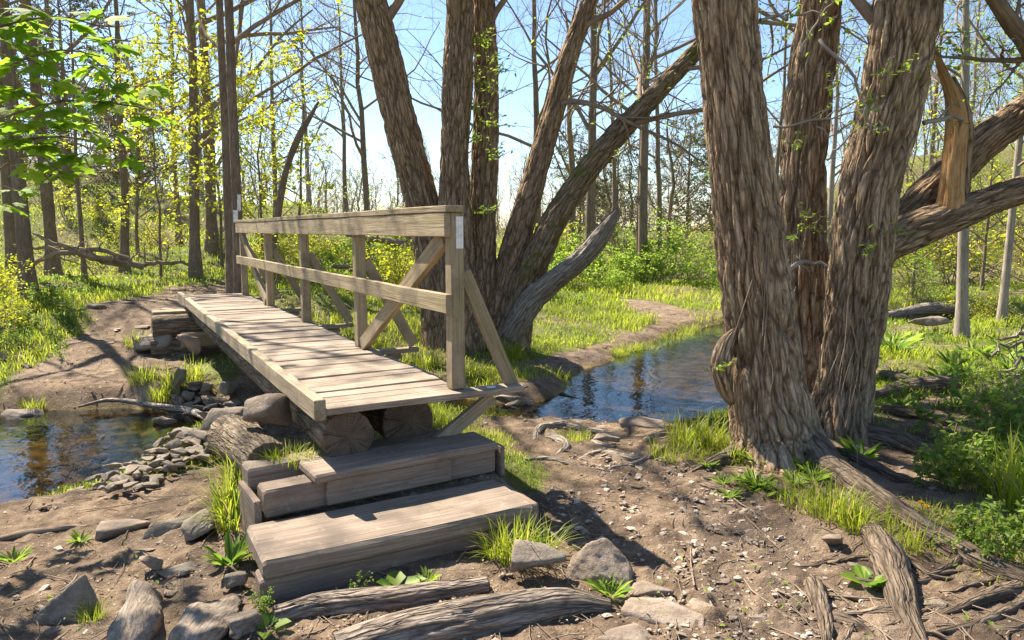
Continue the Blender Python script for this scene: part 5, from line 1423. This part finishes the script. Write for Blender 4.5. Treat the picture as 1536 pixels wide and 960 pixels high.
# more ordinary thin woodland trees farther back
spec = [(415, 30, 8), (465, 36, 7), (520, 40, 9), 
        (305, 33, 8), (105, 27, 10), (1245, 30, 9), (1160, 36, 8), (1390, 30, 8), (1440, 28, 8), (1540, 26, 9)]
order = sorted(spec)
words = ['first', 'second', 'third', 'fourth', 'fifth', 'sixth', 'seventh', 'eighth', 'ninth', 'tenth', 'eleventh', 'twelfth', 'thirteenth', 'fourteenth', 'fifteenth', 'sixteenth', 'seventeenth', 'eighteenth', 'nineteenth', 'twentieth']
words += ['twenty-' + w for w in words[:9]]
VAR = [make_tree(200 + k, 11, .11, nb=13, t0=.25, lv4=2, leaves=(0, 1, 0, 2, 1)[k], leafL=.07, wob=.008, bark=('bark_thin', 'bark_pale')[k % 2], leafmat=('leaf_yellow', 'leaf_green')[k % 2]) for k in range(5)]
for k, (px, d, w) in enumerate(order):
    p = at_d(px, 345, d); sc = w * d / F / 2 / .11
    sc = min(max(sc, .7), 1.2)
    plant_tree('tree', VAR[k % 5], (p[0], p[1], hz(p[0], p[1])), rng.random() * 6.28, sc, f'slender bare tree in the far woods, {words[k]} of them from the left', 'tree', 'slender trees in the far woods')
EV = [make_tree(300 + k, 7.5, .12, nb=46, t0=.08, ang=1.25, lenf=.42, leaves=9, leafL=.10, leafmat='leaf_dark', l2=5, lv3=3, up=-.01, wob=.004, leaf_t=0., clump=2) for k in range(2)]
for px, d, sc, lb_ in ((1030, 38, .82, 'dark evergreen behind the pool at the left of the big right trunk'), (870, 40, .85, 'olive evergreen behind the broken limb'), (925, 44, .8, 'olive evergreen between the two straight meadow trees'), (110, 34, 1.25, 'tall dark pine on the left rise'),
                       (180, 40, .9, 'dark evergreen on the left rise beside the tall pine'), (1075, 33, .8, 'dark evergreen half hidden by the big right trunk'), (215, 36, .9, 'small evergreen above the grassy left slope')):
    p = at_d(px, 345, d); plant_tree('evergreen_tree', EV[int(d) % 2], (p[0], p[1], hz(p[0], p[1])), rng.random() * 6, sc, lb_, 'evergreen', 'evergreens in the far woods')

# ------------------------------------------------------------------ shrubs
def shrub_mesh(seed, H=1.1, lm='leaf_yellow', ns=9, leaves=4, L=.06, clump=1):
    r = np.random.default_rng(seed); mb = MB(); K = 6
    d = r.normal(size=(ns, 3)) * (.5, .5, .2) + (0, 0, 1); d = nrm(d)
    P = np.zeros((ns, K, 3)); P[:, 0] = r.normal(size=(ns, 3)) * (.1, .1, 0)
    for k in range(1, K):
        d = nrm(d + r.normal(size=(ns, 3)) * .14); P[:, k] = P[:, k - 1] + d * (H * (.6 + .5 * r.random(ns)) / (K - 1))[:, None]
    R = np.tile(np.linspace(.011, .004, K), (ns, 1))
    P2_, R2 = grow(P, R, 6, .15, 1, .8, .5, .6, 5, .05, .2, .003, .3, r)
    P3, R3 = grow(P2_, R2, 4, .15, 1, .8, .5, .6, 4, .02, .2, .002, .3, r)
    for a_, b_, n in ((P, R, 5), (P2_, R2, 4), (P3, R3, 3)):
        V, Fq, bc = tubes(a_, b_, n); mb.add(V, Fq, 0, True, bc=bc)
    tip_leaves(mb, P3, leaves, L, 1, .03, .55, r, .1, clump)
    return mb.mesh('shrub', [M['twig'], M[lm]])
SH = [shrub_mesh(1), shrub_mesh(2, 1.2, 'leaf_yellow', 7, 3), shrub_mesh(3, 1.0, 'leaf_green', 10, 6, .07), shrub_mesh(4, 1.1, 'leaf_green', 9, 4, .06), shrub_mesh(5, 1.2, 'leaf_yellow', 7, 1, .06)]
def shrub(px, d, hpx, i, label, group):
    p = at_d(px, 345, d); s = hpx * d / F / 1.1
    tag(link('shrub', SH[i], None, (p[0], p[1], hz(p[0], p[1]) - .02), (0, 0, rng.random() * 6.28), s), label, 'shrub', group)
rs = np.random.default_rng(9)
for px, d, h, i in [(835, 20, 80, 2), (870, 23, 70, 3), (905, 21, 75, 2), (935, 24, 80, 3), (960, 21.0, 60, 2), (985, 22, 85, 2), (1005, 25, 90, 3), (1030, 24, 70, 3), (800, 17, 80, 2), (1050, 22, 50, 3), (925, 19, 44, 2), (848, 26, 80, 0), (815, 22, 90, 0), (1045, 28, 60, 4)]:
    shrub(px, d, h, i, 'bright green shrub in the meadow beyond the pool', 'shrubs in the meadow beyond the pool')
for k in range(24):
    px = 385 + 270 * rs.random(); d = 13.5 + 9 * rs.random()
    shrub(px, d, rs.uniform(45, 95), int(rs.choice([0, 1, 0, 2])), 'yellow-green shrub in the thicket seen through the railing', 'shrubs seen through the railing')
for k in range(12):
    px = 60 + 290 * rs.random(); d = 17 + 10 * rs.random()
    shrub(px, d, rs.uniform(25, 55), int(rs.choice([0, 1, 4])), 'low yellow-green shrub in the grass of the left rise', 'shrubs on the left rise')
for k in range(17):
    px = 1350 + 230 * rs.random(); d = 14 + 14 * rs.random()
    shrub(px, d, rs.uniform(50, 120), int(rs.choice([0, 4, 1, 3, 1])), 'thin pale-leaved shrub on the slope behind the right limb', 'shrubs on the slope behind the right limb')
for px, d, h in ((1545, 5.8, 95), (1505, 6.5, 75), (1580, 5.0, 120), (1475, 7.0, 50)):
    shrub(px, d, h, 3, 'leafy green shrub at the right edge of the near bank', 'shrubs at the right edge')
for px, d, h in ((-25, 11, 90), (0, 13.5, 70), (20, 10.4, 45), (-40, 9.5, 80)):
    shrub(px, d, h, 0, 'yellow-green shrub around the foot of the far left tree', 'shrubs by the far left tree')

# far-off woods and brush that read as one mass
def far_woods():
    rs = np.random.default_rng(41); n = 330; K = 6
    d = 42 + 75 * rs.random(n); th = np.radians(rs.uniform(-46, 46, n))
    x, y = d * np.tan(th), d; z = height(x, y)
    Hh = (4.2 + 3.2 * rs.random(n)) * (1 + .35 * sm(-15, -45, np.degrees(th)) + .45 * sm(12, 30, np.degrees(th)))
    P = np.zeros((n, K, 3)); t = np.linspace(0, 1, K)
    P[:, :, 0] = x[:, None] + rs.normal(size=(n, 1)) * .6 * t; P[:, :, 1] = y[:, None]; P[:, :, 2] = z[:, None] - .1 + Hh[:, None] * t
    P[:, 1:, :2] += rs.normal(size=(n, K - 1, 2)) * .15
    R = (.05 + .09 * rs.random(n))[:, None] * np.linspace(1, .2, K)
    P1, R1 = grow(P, R, 12, .15, 1, .8, .42, .45, 6, .08, .14, .018, .4, rs)
    P2_, R2 = grow(P1, R1, 5, .15, 1, .8, .5, .6, 4, .05, .2, .013, .4, rs)
    P3, R3 = grow(P2_, R2, 2, .2, 1, .7, .6, .7, 3, .02, .2, .010, .4, rs)
    mb = MB()
    for a_, b_, m_ in ((P, R, 6), (P1, R1, 4), (P2_, R2, 3), (P3, R3, 3)):
        V, Fq, bc = tubes(a_, b_, m_); mb.add(V, Fq, 0, True, bc=bc)
    pick = rs.random(len(P3)) < .10
    tip_leaves(mb, P3[pick], 2, .2, 1, .1, .6, rs)
    tag(mb.obj('far_woods', [M['twig'], M['leaf_yellow']]), 'bare brown woods along the horizon', 'woods', kind='stuff')
    n = 3000; d = 19 * (75 / 19) ** rs.random(n); th = np.radians(rs.uniform(-42, 42, n)); x, y = d * np.tan(th), d
    g, gv, sd = masks(x, y); dens = np.clip(.45 + gnoise(P2(x, y, .12, 3)) * 1.2, 0, 1)
    keep = (sd > .5) & (rs.random(n) < dens) & ~((x > 1.5) & (x < 9) & (y < 24)) & ~((x < -.25 * y) & (rs.random(n) < .75)); x, y, d = x[keep], y[keep], d[keep]; n = len(x); z = height(x, y)
    K = 5; dd = nrm(rs.normal(size=(n, 3)) * (.45, .45, .1) + (0, 0, 1)); P = np.zeros((n, K, 3)); P[:, 0] = np.column_stack([x, y, z]); L = .7 + 1.9 * rs.random(n)
    for k in range(1, K):
        dd = nrm(dd + rs.normal(size=(n, 3)) * .16); P[:, k] = P[:, k - 1] + dd * (L / (K - 1))[:, None]
    R = np.maximum(.006, .00032 * d)[:, None] * np.linspace(1.2, .5, K)
    P2_, R2 = grow(P, R, 5, .2, 1, .75, .55, .65, 4, .04, .2, .004, .4, rs)
    P3, R3 = grow(P2_, R2, 2, .2, 1, .75, .55, .7, 3, .04, .2, .003, .4, rs)
    mb = MB()
    for a_, b_ in ((P, R), (P2_, R2), (P3, R3)):
        V, Fq, bc = tubes(a_, b_, 3); mb.add(V, Fq, 0, True, bc=bc)
    pick = rs.random(len(P3)) < .16
    tip_leaves(mb, P3[pick], 2, .10, 1, .05, .6, rs)
    tag(mb.obj('undergrowth', [M['twig'], M['leaf_yellow']]), 'twiggy brown undergrowth between the far trees', 'undergrowth', kind='stuff')
far_woods()

# ------------------------------------------------------------------ camera, light, sky
cam = bpy.data.cameras.new('camera'); cam.lens = 36 * F / 1536; cam.sensor_width = 36; cam.clip_end = 2000; cam.clip_start = .05
co = bpy.data.objects.new('camera', cam); COL.objects.link(co); co.location = (0, 0, CZ); co.rotation_euler = (math.pi / 2 - PITCH, 0, 0); S.camera = co
SUN_AZ, SUN_EL = math.radians(-46), math.radians(50)
sd_ = Vector((math.sin(SUN_AZ) * math.cos(SUN_EL), math.cos(SUN_AZ) * math.cos(SUN_EL), math.sin(SUN_EL)))
sun = bpy.data.lights.new('sun', 'SUN'); sun.energy = 5.0; sun.angle = math.radians(.53); sun.color = (1, .91, .75)
so = bpy.data.objects.new('sun', sun); COL.objects.link(so); so.rotation_euler = sd_.to_track_quat('Z', 'Y').to_euler()
w = bpy.data.worlds.new('World'); S.world = w; w.use_nodes = True; nt = w.node_tree; nt.nodes.clear()
sky = nt.nodes.new('ShaderNodeTexSky'); sky.sky_type = 'NISHITA'; sky.sun_disc = False; sky.sun_elevation = SUN_EL; sky.sun_rotation = SUN_AZ
sky.air_density = 1.0; sky.dust_density = .2; sky.ozone_density = 3.0
bg = nt.nodes.new('ShaderNodeBackground'); bg.inputs[1].default_value = .07; nt.links.new(sky.outputs[0], bg.inputs[0])
ow = nt.nodes.new('ShaderNodeOutputWorld'); nt.links.new(bg.outputs[0], ow.inputs[0])
S.view_settings.view_transform = 'Standard'; S.view_settings.look = 'None'; S.view_settings.gamma = 1; S.view_settings.exposure = 1.65
S.render.engine = 'CYCLES'
cy = S.cycles; cy.max_bounces = 6; cy.diffuse_bounces = 3; cy.glossy_bounces = 3; cy.transmission_bounces = 4; cy.transparent_max_bounces = 8
cy.use_denoising = True; cy.caustics_reflective = False; cy.caustics_refractive = False; cy.sample_clamp_indirect = 6
